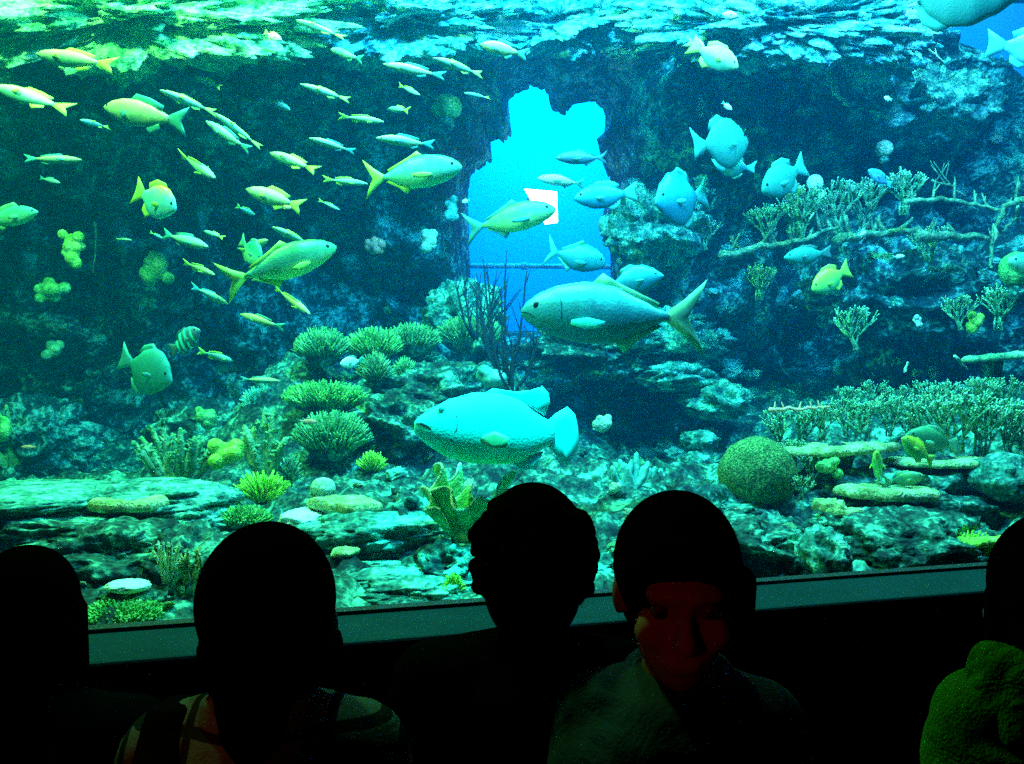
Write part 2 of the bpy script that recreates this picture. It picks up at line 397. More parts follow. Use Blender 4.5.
bv = hb.modifiers.new('Bevel', 'BEVEL'); bv.width = .03; bv.segments = 3
pa = at(440, 266, 9.6); pp = empty('water_pipe', pa); tag(pp, 'pale level pipe crossing the lower part of the bright opening', 'pipe')
mb = MB(); mb.tube([(0,0,0),(.9,0,0),(1.9,0,-.01)], [.028,.028,.028], 12); mb.build('tube', plain('pale plastic pipe', (.7,1,1), .5), pp)
mb = MB(); mb.tube([(.88,0,0),(.94,0,0)], [.04,.04], 14); mb.build('joint_collar', plain('pipe collar', (.5,.8,.9), .5), pp)

# ------------------------------------------------------------------ corals and rocks
def px2m(px, Y): return px / F * Y

def rock_mesh(seed, r=(1, 1, 1), rough=.28, sub=4, terr=0.0):
    bm = bmesh.new(); bmesh.ops.create_icosphere(bm, subdivisions=sub, radius=1.0)
    off = Vector((seed * 3.1, seed * 1.7, seed * .9))
    for v in bm.verts:
        d = v.co.normalized()
        k = 1 + rough * (noise.ridged_multi_fractal(d * 1.3 + off, .9, 2.1, 5, 1, 2) - 1.0) + rough * .35 * noise.fractal(d * 5 + off, .7, 2.1, 4) + (.16 * noise.fractal(d * 11 + off, .6, 2.1, 4) if sub > 5 else 0)
        q = d * k
        if terr: q.z += terr * (math.floor(q.z * 5 + noise.noise(d * 2 + off)) / 5 - q.z)
        v.co = Vector((q.x * r[0], q.y * r[1], q.z * r[2]))
    me = bpy.data.meshes.new('rock'); bm.to_mesh(me); bm.free()
    me.polygons.foreach_set('use_smooth', [True] * len(me.polygons)); return me

def put_rock(name, label, cat, px, py, w, h, mat, seed, Y=None, depth=None, rough=.28, group=None, terr=0.0, rz=0.0):
    """boulder whose picture centre is px,py and size w x h pixels"""
    if Y is None: Y = hit(px, py + h * .2)[0].y
    c = at(px, py, Y)
    me = rock_mesh(seed, (px2m(w, Y) / 2, (depth or px2m(w, Y) * .4), px2m(h, Y) / 2), rough, (6 if py < 60 and w > 100 else 5) if w > 60 else 4, terr)
    me.name = name; o = link(name, me, mat); o.location = c; o.rotation_euler = ((.65 if py < 60 else 0), 0, rz)
    tag(o, label, cat, group); return o

# --- layered ledges and big rocks along the front
RK = [
 ('reef_ledge','long pale flat ledge along the reef top, cut by the frame edge','ledge rock',20,497,200,26,'ledge',3,3.75,.45,.10),
 ('reef_ledge','blue grey rounded ledge rising behind the yellowish plate coral','ledge rock',150,497,170,34,'ledge',5,3.9,.35,.18),
 ('reef_ledge','lower stepped grey green rock under the pale flat ledge','ledge rock',60,525,150,34,'rock',7,3.6,.3,.3),
 ('reef_boulder','broad mossy boulder below the yellowish plate coral','boulder',120,552,150,52,'rock',11,3.35,.25,.35),
 ('reef_boulder','small squat boulder close to the acrylic under the white slab','boulder',132,604,72,30,'rock',12,2.95,.13,.3),
 ('white_slab','bright white tilted slab of stone lying near the window','stone slab',128,586,42,13,'white',13,2.9,.06,.12),
 ('reef_boulder','dark rough boulder just beside the shoulder of the large black haired head','boulder',190,560,70,60,'rock',14,3.3,.2,.4),
 ('reef_boulder','pale boulder topping the reef between the finger coral and the large black haired head','boulder',195,518,90,34,'ledge',15,3.8,.25,.3),
 ('white_stone','whitish flat stone peeking out above the large black haired head','stone',303,518,44,18,'white',16,3.9,.12,.2),
 ('reef_ledge','big overhanging ledge roof under the yellow plate coral','ledge rock',380,530,150,34,'ledge',17,3.75,.25,.25),
 ('reef_boulder','shadowed boulder under the overhanging ledge','boulder',370,560,130,50,'rock',18,3.75,.2,.3),
 ('reef_ledge','thin pale ledge, middle step of the stack beside the large black haired head','ledge rock',375,574,110,15,'ledge',19,3.35,.2,.25),
 ('reef_ledge','lowest crusty pale ledge right above the window sill','ledge rock',405,590,130,24,'ledge',20,3.2,.16,.3),
 ('reef_boulder','knobbly teal boulder between the yellow plate coral and the leaf coral','boulder',425,520,90,56,'rock',21,4.0,.25,.4),
 ('reef_boulder','rough boulder below the curled leaf coral','boulder',450,568,70,48,'rock',22,3.5,.2,.4),
 ('reef_boulder','crusty boulder mound beside the dome coral','boulder',700,515,100,52,'rock',23,4.3,.3,.4),
 ('reef_boulder','pale speckled boulder near the profile head','boulder',740,548,110,50,'rock',24,3.75,.25,.45),
 ('reef_boulder','round grey knobbly boulder standing at the foot of the reef','boulder',823,556,44,52,'ledge',25,3.5,.15,.3),
 ('reef_boulder','wide dark boulder under the table corals','boulder',900,545,170,60,'rock',26,3.85,.3,.35),
 ('reef_boulder','rough dark boulder carrying the table corals','boulder',900,500,190,60,'rock',27,4.5,.3,.4),
 ('reef_boulder','teal boulder beside the mossy yellow cushion','boulder',870,525,90,30,'ledge',28,4.0,.2,.4),
 ('reef_boulder','pale teal boulder at the edge of the thicket','boulder',1005,478,60,44,'ledge',29,4.3,.2,.3),
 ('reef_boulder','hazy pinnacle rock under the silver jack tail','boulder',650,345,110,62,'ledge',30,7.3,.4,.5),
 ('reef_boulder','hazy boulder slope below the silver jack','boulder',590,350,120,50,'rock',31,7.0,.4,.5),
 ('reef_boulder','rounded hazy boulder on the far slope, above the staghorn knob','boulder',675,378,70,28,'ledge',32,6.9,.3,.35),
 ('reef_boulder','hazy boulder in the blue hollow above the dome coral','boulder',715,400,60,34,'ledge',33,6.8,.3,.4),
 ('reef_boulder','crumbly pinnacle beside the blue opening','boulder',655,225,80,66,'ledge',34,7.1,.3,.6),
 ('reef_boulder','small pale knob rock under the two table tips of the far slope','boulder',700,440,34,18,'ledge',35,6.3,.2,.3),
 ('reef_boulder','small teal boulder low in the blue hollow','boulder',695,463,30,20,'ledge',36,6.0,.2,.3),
 ('reef_boulder','pale rock mound behind the brush corals','boulder',440,395,120,54,'rock',37,5.9,.35,.4),
 ('reef_boulder','rugged boulder behind the grouper mouth','boulder',395,430,100,60,'rock',38,5.4,.35,.4),
 ('reef_boulder','teal rock leaning at the mouth of the blue opening','boulder',465,315,70,60,'ledge',39,6.9,.3,.4),
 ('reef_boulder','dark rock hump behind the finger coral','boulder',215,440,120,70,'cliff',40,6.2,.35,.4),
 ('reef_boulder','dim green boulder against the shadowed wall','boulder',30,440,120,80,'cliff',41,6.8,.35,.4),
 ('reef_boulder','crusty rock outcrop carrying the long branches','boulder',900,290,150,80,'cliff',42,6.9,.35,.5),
 ('reef_boulder','rock outcrop hanging below the long thin branch','boulder',925,105,110,60,'ledge',43,7.0,.3,.6),
 ('reef_boulder','rock overhang with pale crust near the top, above the dark blue gap','boulder',780,18,230,60,'crustc',44,6.2,.5,.6),
 ('reef_boulder','rock overhang lit pale right above the blue opening','boulder',560,14,130,50,'crustc',45,6.7,.4,.6),
 ('reef_boulder','mossy overhang at the upper edge above the school','boulder',130,10,330,80,'crustg',46,5.7,.5,.6),
 ('reef_boulder','teal crusted overhang between the school and the bright opening','boulder',400,16,200,60,'crustc',47,6.3,.5,.6),
 ('reef_boulder','pale crusted overhang next to the large fish belly','boulder',860,30,110,80,'crustc',48,6.3,.4,.5),
]
for (nm, lab, cat, px, py, w_, h_, mt, sd_, Yv, dep, ro) in RK:
    put_rock(nm, lab, cat, px, py, w_, h_, M[mt], sd_, Yv, dep, ro, None, .25 if nm == 'reef_ledge' else 0.0)

# --- plate corals
def plate_coral(label, px, py, w, h, Y, mat, seed, tilt=0.0, thick=.35, lobes=.18, stalk=True, flat=.45):
    rx = px2m(w, Y) / 2; tz = px2m(h, Y) / 2; ry = rx * flat + .05
    root = empty('plate_coral', at(px, py, Y)); tag(root, label, 'coral')
    n = 72; rings = 12; vs = []; fs = []; off = seed * 2.3
    prof = [(0, 1), (.3, 1), (.55, 1), (.75, 1.05), (.88, 1.0), (.96, .65), (1.0, 0), (.96, -.55), (.85, -.7), (.6, -.55), (.3, -.5), (0, -.5)]
    for (rr, zz) in prof:
        for k in range(n):
            a = 2 * math.pi * k / n
            lob = 1 + lobes * noise.noise(Vector((math.cos(a) * 1.6 + off, math.sin(a) * 1.6, off))) * 1.6 + lobes * .35 * math.sin(7 * a + off)
            x = rx * rr * lob * math.cos(a); y = ry * rr * lob * math.sin(a)
            g = noise.noise(Vector((x * 70, y * 70, off))) * .006 + noise.noise(Vector((x * 18, y * 18, off))) * .014 * (1 if zz > 0 else .4)
            vs.append(Vector((x, y, zz * tz * (.9) * (.7 + .3 * rr) + g + tilt * x)))
    for j in range(len(prof) - 1):
        for k in range(n):
            fs.append((j*n+k, (j+1)*n+k, (j+1)*n+(k+1)%n, j*n+(k+1)%n))
    pl = link('plate', mesh('plate', vs, fs), mat, root)
    s_ = pl.modifiers.new('Subdivision', 'SUBSURF'); s_.levels = 1; s_.render_levels = 1
    if stalk:
        c = root.location; gz_ = ground(c.x, c.y + ry * .3)
        hh = min(.9, max(.06, c.z - tz - gz_ + .06))
        mb = MB(); rng = random.Random(seed)
        mb.tube([(0, ry*.3, -tz*.3), (rx*.06, ry*.3, -tz*.3-hh*.5), (rx*.1, ry*.35, -tz*.3-hh)], [rx*.34, rx*.16, rx*.26], 12, .12, rng)
        mb.build('stalk', M['rock'], root)
    return root
plate_coral('yellowish flat plate coral on the ledge above the mossy boulder', 128, 505, 86, 15, 3.6, M['plate'], 1, .02)
plate_coral('yellow green two lobed plate coral in front of the small round coral', 348, 506, 64, 16, 3.9, M['plate'], 2, -.05, lobes=.3)
plate_coral('thin plate coral stepping out under the overhanging ledge', 345, 552, 30, 7, 3.4, M['plate'], 3, .1)
plate_coral('brownish table coral beside the dome coral, upper shelf of the stack', 840, 450, 116, 12, 4.5, M['plate'], 4, .06, lobes=.1)
plate_coral('wide table coral reaching behind the yellow fish', 945, 463, 120, 10, 4.5, M['plate'], 5, .0, lobes=.1)
plate_coral('thick rounded table coral, lowest shelf under the yellow fish', 890, 494, 104, 15, 4.1, M['plate'], 6, -.03, lobes=.12)
plate_coral('small lobed plate coral tucked under the lowest shelf', 828, 506, 28, 14, 4.05, M['plate'], 7, .0, lobes=.3)
plate_coral('small crusty disc coral touching the lobed one', 843, 512, 32, 9, 3.95, M['plate'], 8, .0, lobes=.3)
plate_coral('yellow mossy plate beside the green jacket', 975, 540, 70, 12, 3.7, M['yellow'], 9, .0, lobes=.2)
plate_coral('pale plate coral sloping down from the yellow two lobed one', 410, 522, 60, 10, 3.85, M['plate'], 10, -.15, lobes=.25)
plate_coral('hazy flat plate coral in the upper hollow near the edge', 995, 358, 66, 9, 5.4, M['stag'], 12, .08, lobes=.1)

# --- bushy corals: a low dome bristling with branchlets
def brush_coral(label, px, py, w, h, Y, mat, seed, n=330, prong=.16, name='brush_coral'):
    rx = px2m(w, Y) / 2; rz = px2m(h, Y) * .5; c = at(px, py, Y)
    root = empty(name, (c.x, c.y, c.z - rz)); tag(root, label, 'coral'); rng = random.Random(seed)
    L = rz * 2 * prong + .02; mb = MB()
    ga = math.pi * (3 - math.sqrt(5))
    for i in range(n):
        t_ = (i + .5) / n; zc = 1 - t_ * 1.15; r_ = math.sqrt(max(0, 1 - zc * zc)); a = i * ga
        d = Vector((r_ * math.cos(a), r_ * math.sin(a), zc))
        p = Vector((d.x * (rx - L*.8), d.y * (rx * .8 - L*.8), d.z * (rz - L*.3) * 1.0 + rz))
        dd = (d + Vector((0, 0, .7)) + Vector((rng.uniform(-.3,.3), rng.uniform(-.3,.3), 0))).normalized()
        l = L * rng.uniform(.8, 1.5); q = .0036 + rx * .012
        mb.tube([p - dd * L * .6, p + dd * l * .5, p + dd * l], [q * 1.3, q, q * .75], 5, .2, rng)
    mb.build('branchlets', mat, root)
    mb = MB(); mb.ball((0, 0, rz * .95), (rx - L, rx * .8 - L, max(.03, rz - L * .4)), 24, 14)
    mb.build('base', M['rock'], root)
    return root
brush_coral('round dark green brush coral, far one beside the white fish', 322, 353, 52, 36, 5.9, M['brush'], 1)
brush_coral('bright green brush coral right behind the white fish', 374, 352, 54, 34, 6.0, M['green'], 2)
brush_coral('brush coral with blunt tips between two others near the blue opening', 412, 345, 56, 30, 6.3, M['brush'], 3)
brush_coral('hazy brush coral nearest to the blue opening', 470, 340, 70, 34, 6.6, M['brush'], 4)
brush_coral('small ball shaped brush coral below the white fish', 375, 377, 34, 34, 5.6, M['stag'], 5, 200)
brush_coral('small round brush coral beside the ball shaped one', 405, 374, 22, 22, 5.7, M['brush'], 6, 140)
brush_coral('wide flat topped brush coral, middle of three one above another', 325, 402, 82, 28, 5.4, M['green'], 7, 420)
brush_coral('wide domed brush coral with the pink fish grazing on it', 332, 443, 74, 44, 5.0, M['brush'], 8, 460)
brush_coral('pale knobbly brush coral in the crevice beside the small round coral', 289, 480, 26, 34, 4.6, M['stag'], 9, 110)
brush_coral('small bright knobbly coral under the grouper mouth', 372, 468, 28, 22, 4.9, M['yellow'], 10, 90)
brush_coral('faint teal brush coral in the shade beside the finger corals', 262, 408, 40, 30, 5.9, M['teal'], 11, 200)
brush_coral('bright lime tufted coral on the rock over the large black haired head', 262, 497, 46, 26, 4.0, M['yellow'], 12, 160, .35)
brush_coral('lime green cone of moss by the sill next to the curly head', 454, 594, 18, 24, 3.15, M['yellow'], 13, 150, .15)
brush_coral('low green mossy cushion at the sill near the two heads', 124, 620, 76, 24, 2.85, M['green'], 14, 700, .12, 'moss_cushion')
brush_coral('yellowish mossy cushion under the mossy plate', 968, 556, 56, 34, 3.7, M['yellow'], 15, 300, .12, 'moss_cushion')
brush_coral('moss covered rim behind the top of the large black haired head', 245, 523, 50, 20, 3.75, M['green'], 16, 300, .15, 'moss_cushion')

# --- dome corals
def dome_coral(label, px, py, w, h, Y, mat, seed):
    r = px2m(w, Y) / 2; rz = px2m(h, Y) / 2; c = at(px, py, Y)
    root = empty('dome_coral', (c.x, c.y, c.z - rz)); tag(root, label, 'coral')
    bm = bmesh.new(); bmesh.ops.create_icosphere(bm, subdivisions=6 if w > 40 else 5, radius=1)
    for v in bm.verts:
        d = v.co.normalized(); k = 1 + .05 * noise.noise(d * 2 + Vector((seed, 0, 0))) + .012 * noise.noise(d * 28) 
        z = d.z * k; 
        if z < -.8: z = -.8 + (z + .8) * .3
        v.co = Vector((d.x * k * r, d.y * k * r, z * rz + rz * .9))
    me = bpy.data.meshes.new('dome'); bm.to_mesh(me); bm.free(); me.polygons.foreach_set('use_smooth', [True]*len(me.polygons))
    link('dome', me, mat, root)
    mb = MB(); mb.tube([(0, 0, rz*.5), (0, 0, 0), (0, 0, -rz * .5)], [r*.5, r*.45, r*.6], 14, .1, random.Random(seed)); mb.build('foot', M['rock'], root)
    return root
dome_coral('large round olive dome coral standing alone beside the staghorn thicket', 757, 470, 76, 74, 4.35, M['dome'], 1)
dome_coral('small pale green ball coral above the two lobed plate', 323, 487, 25, 21, 4.15, M['pale'], 2)
dome_coral('green ball sponge high up beside the school, above the green trevally', 446, 106, 32, 26, 6.6, M['green'], 3)
dome_coral('small white round polyp ball on the dark wall near the blue hollow', 815, 182, 16, 17, 6.6, M['white'], 4)
dome_coral('small mottled ball on the dark wall above the blue wrasse', 884, 148, 17, 17, 6.7, M['pale'], 5)
dome_coral('round green coral half out of view at the edge', 1017, 268, 34, 36, 5.8, M['green'], 6)
dome_coral('hazy pale ball sponge beside the blue opening', 608, 224, 20, 22, 7.2, M['teal'], 7)

# --- finger corals
def finger_coral(label, px, py_base, spread, height, Y, mat, seed, n=12, rad=.016, lean=0.0, nubs=True, a0=-60, a1=60, name='finger_coral'):
    c = at(px, py_base, Y); root = empty(name, c); tag(root, label, 'coral'); rng = random.Random(seed)
    S = px2m(spread, Y) / 2; H = px2m(height, Y); mb = MB()
    for i in range(n):
        a = math.radians(a0 + (a1 - a0) * (i + .5) / n + rng.uniform(-5, 5))
        b_ = rng.uniform(-.45, .45); l = H * rng.uniform(.75, 1.1) 
        tip = Vector((math.sin(a) * S * 1.05 + lean * H, b_ * S, abs(math.cos(a)) ** .6 * l))
        mid = tip * .5 + Vector((math.sin(a) * S * .12, 0, -.04 * H)) + Vector((rng.uniform(-.02,.02), 0, 0))
        pts = [Vector((0,0,-.03)), mid * .5, mid, (mid + tip) / 2 + Vector((0,0,.02*H)), tip]
        mb.tube(pts, [rad*1.2, rad*1.15, rad, rad*.95, rad*.6], 8, .12, rng)
        if nubs:
            for k in range(9):
                f_ = .3 + .68 * k / 9; q = pts[1].lerp(tip, f_); d = Vector((rng.uniform(-1,1), rng.uniform(-1,1), rng.uniform(0,.8))).normalized()
                mb.tube([q, q + d * rad * 2.0], [rad*.5, rad*.32], 5)
    mb.build('fingers', mat, root)
    mb = MB(); mb.ball((0, 0, -.03), (S*.35, S*.35, .06), 14, 8); mb.build('base', M['rock'], root)
    return root
finger_coral('fan of dark green finger coral on the ridge beside the green sponge', 176, 492, 90, 66, 4.5, M['stag'], 1, 11, .020)
finger_coral('long reaching finger coral stems behind the fan, one arm stretched out', 182, 486, 110, 56, 4.9, M['brush'], 2, 6, .018, -.25)
finger_coral('tall finger coral clump between the green sponge and the brush corals', 266, 482, 54, 68, 4.6, M['stag'], 3, 10, .022)
finger_coral('dim teal finger coral rising at the edge of the shade', 12, 470, 60, 60, 6.5, M['brush'], 4, 8, .022)
finger_coral('pale branching finger coral in front of the mossy boulder', 168, 590, 40, 50, 3.0, M['pale'], 5, 9, .007)
finger_coral('thin pale finger coral half behind the large black haired head', 190, 588, 30, 42, 3.0, M['plate'], 6, 7, .007)
finger_coral('teal finger sponges between the two dark heads', 630, 492, 44, 36, 4.9, M['teal'], 7, 8, .02, 0, False)
finger_coral('teal tube sponges beside the finger sponges', 652, 492, 30, 30, 5.1, M['teal'], 8, 6, .018, 0, False)
finger_coral('short pale stub coral cluster under the thicket', 860, 437, 34, 26, 4.75, M['stag'], 9, 7, .010)

# --- staghorn thickets
def stag_mesh(rng, H, spread, depth=4, r0=.013, n0=4):
    mb = MB(); tips = MB()
    def grow(p, d, l, r, k):
        q = p + d * l; m_ = p + d * l * .5 + Vector((rng.uniform(-1,1), rng.uniform(-1,1), 0)) * l * .06
        mb.tube([p, m_, q], [r, r*.92, r*.82], 6, .1, rng)
        for _ in range(2):
            s_ = p.lerp(q, rng.uniform(.3,.95)); e_ = Vector((rng.uniform(-1,1), rng.uniform(-1,1), rng.uniform(.2,1))).normalized()
            mb.tube([s_, s_ + e_ * r * 2.6], [r*.6, r*.45], 5)
        if k == 0:
            tips.ball(q + d * r * .3, r * 1.05, 8, 6); return
        for _ in range(2 if rng.random() < .75 else 3):
            nd = (d + Vector((rng.uniform(-1,1) * spread, rng.uniform(-1,1) * spread, rng.uniform(.1,.5)))).normalized()
            grow(q, nd, l * rng.uniform(.75, .95), r * .84, k - 1)
    for _ in range(n0):
        d = Vector((rng.uniform(-.5,.5), rng.uniform(-.5,.5), 1)).normalized()
        grow(Vector((rng.uniform(-.03,.03), rng.uniform(-.03,.03), 0)), d, H / (depth + 1) * 1.1, r0, depth)
    return mb, tips
SV = []
for k in range(3):
    rng = random.Random(40 + k); a, b_ = stag_mesh(rng, .40, .8, 3, .0095, 6)
    SV.append((mesh('branches', a.v, a.f), mesh('tips', b_.v, b_.f)))
def staghorn(label, px, py, Y, h, seed, group=None, rz=0.0, mat=None):
    c = at(px, py, Y); root = empty('staghorn_coral', c, rz); tag(root, label, 'coral', group)
    a, b_ = SV[seed % 3]; s_ = px2m(h, Y) / .40; root.scale = (s_, s_, s_)
    if not a.materials: a.materials.append(M['stag']); b_.materials.append(M['tip'])
    o = bpy.data.objects.new('branches', a); sc.collection.objects.link(o); o.parent = root
    o = bpy.data.objects.new('tips', b_); sc.collection.objects.link(o); o.parent = root
    return root
ST = [(780,450,5.0,46),(800,446,4.9,44),(822,440,4.8,40),(845,436,4.9,44),(868,438,4.9,42),(890,436,4.9,46),(872,410,5.5,34),(846,412,5.6,30),
      (912,440,4.9,52),(935,452,4.8,60),(958,452,4.7,70),(982,456,4.7,66),(1006,456,4.7,62),(1026,450,4.7,60),(948,420,5.4,44),(925,412,5.6,36),(975,418,5.3,48),(1004,416,5.3,44),(900,412,5.6,30),(795,470,4.6,36),(812,482,4.4,34),(800,500,4.2,28)]
WH = ['behind the orange branch','thin end by the dome coral','over the brownish table coral','above the middle of the brownish table coral','at the back of the table corals','just before the yellow fish',
      'far back in the thicket','far back near the orange branch','directly above the yellow fish','behind the green parrotfish','tallest clump of the thicket','beside the tallest clump','near the frame edge','cut by the frame edge',
      'rear row behind the tallest clump','rear row over the yellow fish','rear row toward the frame edge','rearmost by the frame edge','small and far above the green parrotfish','low beside the dome coral','sprouting under the brownish table coral','lowest, over the lobed plate coral']
for i, ((a, b_, c, d), wh) in enumerate(zip(ST, WH)):
    staghorn('green staghorn coral clump with pale tips, ' + wh, a, b_, c, d, i, 'staghorn thicket above the table corals', i * 1.3)
for i, (a, b_, c, d, wh) in enumerate([(770,243,6.3,44,'upright on the near end of the long branch'),(800,238,6.3,60,'tall on the long branch under the white polyp ball'),(838,232,6.4,60,'bushy in the middle of the long branch'),
      (868,228,6.5,56,'beside the bushy one in the middle'),(905,215,6.4,50,'above the second long branch'),(855,350,6.0,50,'hanging in the dark under the outcrop'),(930,262,6.4,40,'under the second long branch'),(760,300,6.8,40,'dim at the edge of the blue hollow'),
      (960,330,6.2,40,'dim below the far outcrop'),(905,85,6.9,46,'on the upper outcrop by the thin branch'),(1000,330,5.9,50,'near the frame edge over the plate coral'),(705,250,7.0,36,'hazy beside the crumbly pinnacle')]):
    staghorn('pale staghorn tuft ' + wh, a, b_, c, d, i + 1, 'staghorn tufts on the rock wall', i * 2.1)

# --- long horizontal branches on the upper far wall
def branch(label, pts, Y, rad, seed, twigs=6, name='coral_branch', mat='brown', tw=.12):
    P_ = [at(a, b_, Y + .1 * math.sin(i)) for i, (a, b_) in enumerate(pts)]; o0 = P_[0]
    root = empty(name, o0); tag(root, label, 'branch'); rng = random.Random(seed)
    L_ = [p - o0 for p in P_]; mb = MB()
    fine = []
    for i in range(len(L_) - 1):
        for k in range(5): fine.append(L_[i].lerp(L_[i+1], k / 5) + Vector((rng.uniform(-1,1), rng.uniform(-1,1), rng.uniform(-1,1))) * rad * .5)
    fine.append(L_[-1])
    mb.tube(fine, [rad * (1 - .6 * i / len(fine)) for i in range(len(fine))], 8, .15, rng)
    mb.build('stem', M[mat], root)
    for k in range(twigs):
        mb = MB()
        p = fine[int((k + .7) / (twigs + .5) * (len(fine) - 1))]
        d = Vector((rng.uniform(-.8,.8), rng.uniform(-.3,.3), rng.uniform(.5,1))).normalized(); l = tw * rng.uniform(.6,1.4)
        mb.tube([p, p + d * l * .5, p + d * l + Vector((0,0,.02))], [rad*.5, rad*.42, rad*.2], 6, .1, rng)
        e_ = (d + Vector((rng.uniform(-1,1), 0, .3))).normalized(); mb.tube([p + d*l*.45, p + d*l*.45 + e_*l*.5], [rad*.38, rad*.2], 6)
        mb.build('twig', M[mat], root)
    return root
branch('long pale crusted branch slanting up out of the blue hollow', [(722,256),(760,247),(800,240),(838,228)], 6.2, .030, 1, 7)
branch('thick green crusted branch lying level under the tufts', [(835,240),(870,234),(920,228)], 6.3, .040, 2, 6)
branch('thick level branch ending blunt near the frame edge', [(920,234),(950,237),(988,239)], 6.2, .042, 3, 2)
branch('thin branch bowing over the level ones', [(905,202),(940,199),(975,205),(1002,210)], 6.2, .022, 4, 5)
branch('curved branch looping down at the frame edge', [(1026,200),(1008,204),(998,218),(994,242),(992,268)], 6.1, .024, 5, 4)
branch('thin looping twig hanging by the frame edge', [(1018,206),(1016,218),(1002,232)], 6.1, .014, 6, 0)
branch('bare forked twig on the dark wall', [(932,181),(950,185),(966,197)], 6.4, .012, 7, 3, tw=.2)
branch('thin pale rod crossing below the crusted overhang', [(845,64),(875,62),(905,56)], 6.6, .012, 8, 0, 'coral_branch', 'pale')
branch('short pale stick on the upper outcrop', [(918,44),(930,50),(944,62)], 6.8, .012, 9, 3, 'coral_branch', 'pale')
branch('dark serrated branch against the open blue water', [(945,62),(970,58),(1000,64),(1012,66)], 6.9, .040, 10, 5, 'coral_branch', 'cliff', .06)
branch('orange pink crusty branch lying across the thicket tops', [(770,411),(790,409),(812,408),(830,407)], 4.7, .013, 11, 5, 'orange_branch', 'orange', .03)
branch('bare twig on the dark wall under the thicket hollow', [(905,372),(908,362)], 6.4, .012, 12, 0, 'coral_branch', 'pale')
branch('slanting twig beside the hazy plate coral', [(955,356),(968,370)], 5.6, .010, 13, 0, 'coral_branch', 'pale')
branch('vertical faint whip on the shadowed wall behind the fish school', [(95,222),(96,250),(93,272)], 6.6, .010, 14, 0, 'sea_whip', 'brown')
branch('knobby pale branch hanging from the overhang into the dark gap', [(800,42),(815,58),(830,72),(836,92),(848,104)], 6.4, .035, 15, 4, 'coral_branch', 'pale', .08)
branch('thick pale knotted branch reaching down from the crusted overhang', [(740,22),(770,34),(800,46),(822,58)], 6.2, .060, 16, 5, 'coral_branch', 'pale', .1)

# --- dark sea whips in front of the blue opening
def sea_whip(label, px, py, Y, seed, n, H, spread):
    c = at(px, py, Y); root = empty('sea_whip', c); tag(root, label, 'sea whip'); rng = random.Random(seed); mb = MB()
    for i in range(n):
        a = rng.uniform(-1, 1); h = px2m(H, Y) * rng.uniform(.6, 1.05); x = a * px2m(spread, Y) * .5
        pts = [Vector((x * .2, rng.uniform(-.05,.05), 0)), Vector((x * .7, 0, h * .3)), Vector((x * .95, 0, h * .65)), Vector((x * 1.15, 0, h))]
        mb.tube(pts, [.011, .009, .007, .004], 5)
        for k in range(5):
            q = pts[1].lerp(pts[3], k / 5); mb.tube([q, q + Vector((rng.uniform(-.12,.12), 0, rng.uniform(.08,.2)))], [.006, .003], 4)
    mb.build('stems', M['dark'], root)
    mb = MB(); mb.tube([(0,0,.02),(0,0,-.06)], [.02,.05], 8); mb.build('holdfast', M['rock'], root)
sea_whip('dark branching sea whip before the blue opening, taller one', 505, 378, 5.9, 1, 9, 110, 50)
sea_whip('dark sea whip low over the grouper back', 512, 390, 5.3, 2, 6, 50, 50)
sea_whip('dark thin sea whip at the near side of the blue opening', 478, 340, 6.3, 3, 6, 60, 44)

# --- ruffled leaf coral below the grouper
def leaf_coral(label, px, py, w, h, Y, seed):
    c = at(px, py, Y); root = empty('leaf_coral', c); tag(root, label, 'coral')
    R_ = px2m(w, Y) / 2; H = px2m(h, Y)
    for j, (a0, a1, k_, lean, mat) in enumerate(((0, 250, 1.0, .0, 'leaf'), (120, 330, .72, -.25, 'leaf'), (250, 420, .62, .25, 'leaf'))):
        vs = []; fs = []; nu, nv = 60, 14
        for i in range(nu + 1):
            a = math.radians(a0 + (a1 - a0) * i / nu)
            for v in range(nv + 1):
                t_ = v / nv; r_ = R_ * k_ * (.25 + .75 * t_ ** 1.3) * (1 + .20 * t_ * math.sin(7 * a + seed + j * 2))
                z = H * k_ * (t_ * .95 + .13 * t_ * math.sin(6.0 * a + j)) * (1 - .42 * max(0, math.sin(a)))
                vs.append(Vector((r_ * math.cos(a) + lean * R_ + lean * R_ * t_, -r_ * math.sin(a) * .6 - .05 * j, z)))
        for i in range(nu):
            for v in range(nv):
                q = i * (nv + 1) + v; fs.append((q, q + 1, q + nv + 2, q + nv + 1))
        o = link('frond', mesh('frond', vs, fs), M[mat], root)
        s_ = o.modifiers.new('Solidify', 'SOLIDIFY'); s_.thickness = .012; s_.offset = 0
        # pale growing rim
        mb = MB(); rim = [vs[i * (nv + 1) + nv] for i in range(nu + 1)]; mb.tube(rim, [.007] * len(rim), 6); mb.build('rim', M['pale'], o)
leaf_coral('curled green leaf coral with pale rims under the grouper', 472, 542, 74, 72, 3.55, 1)

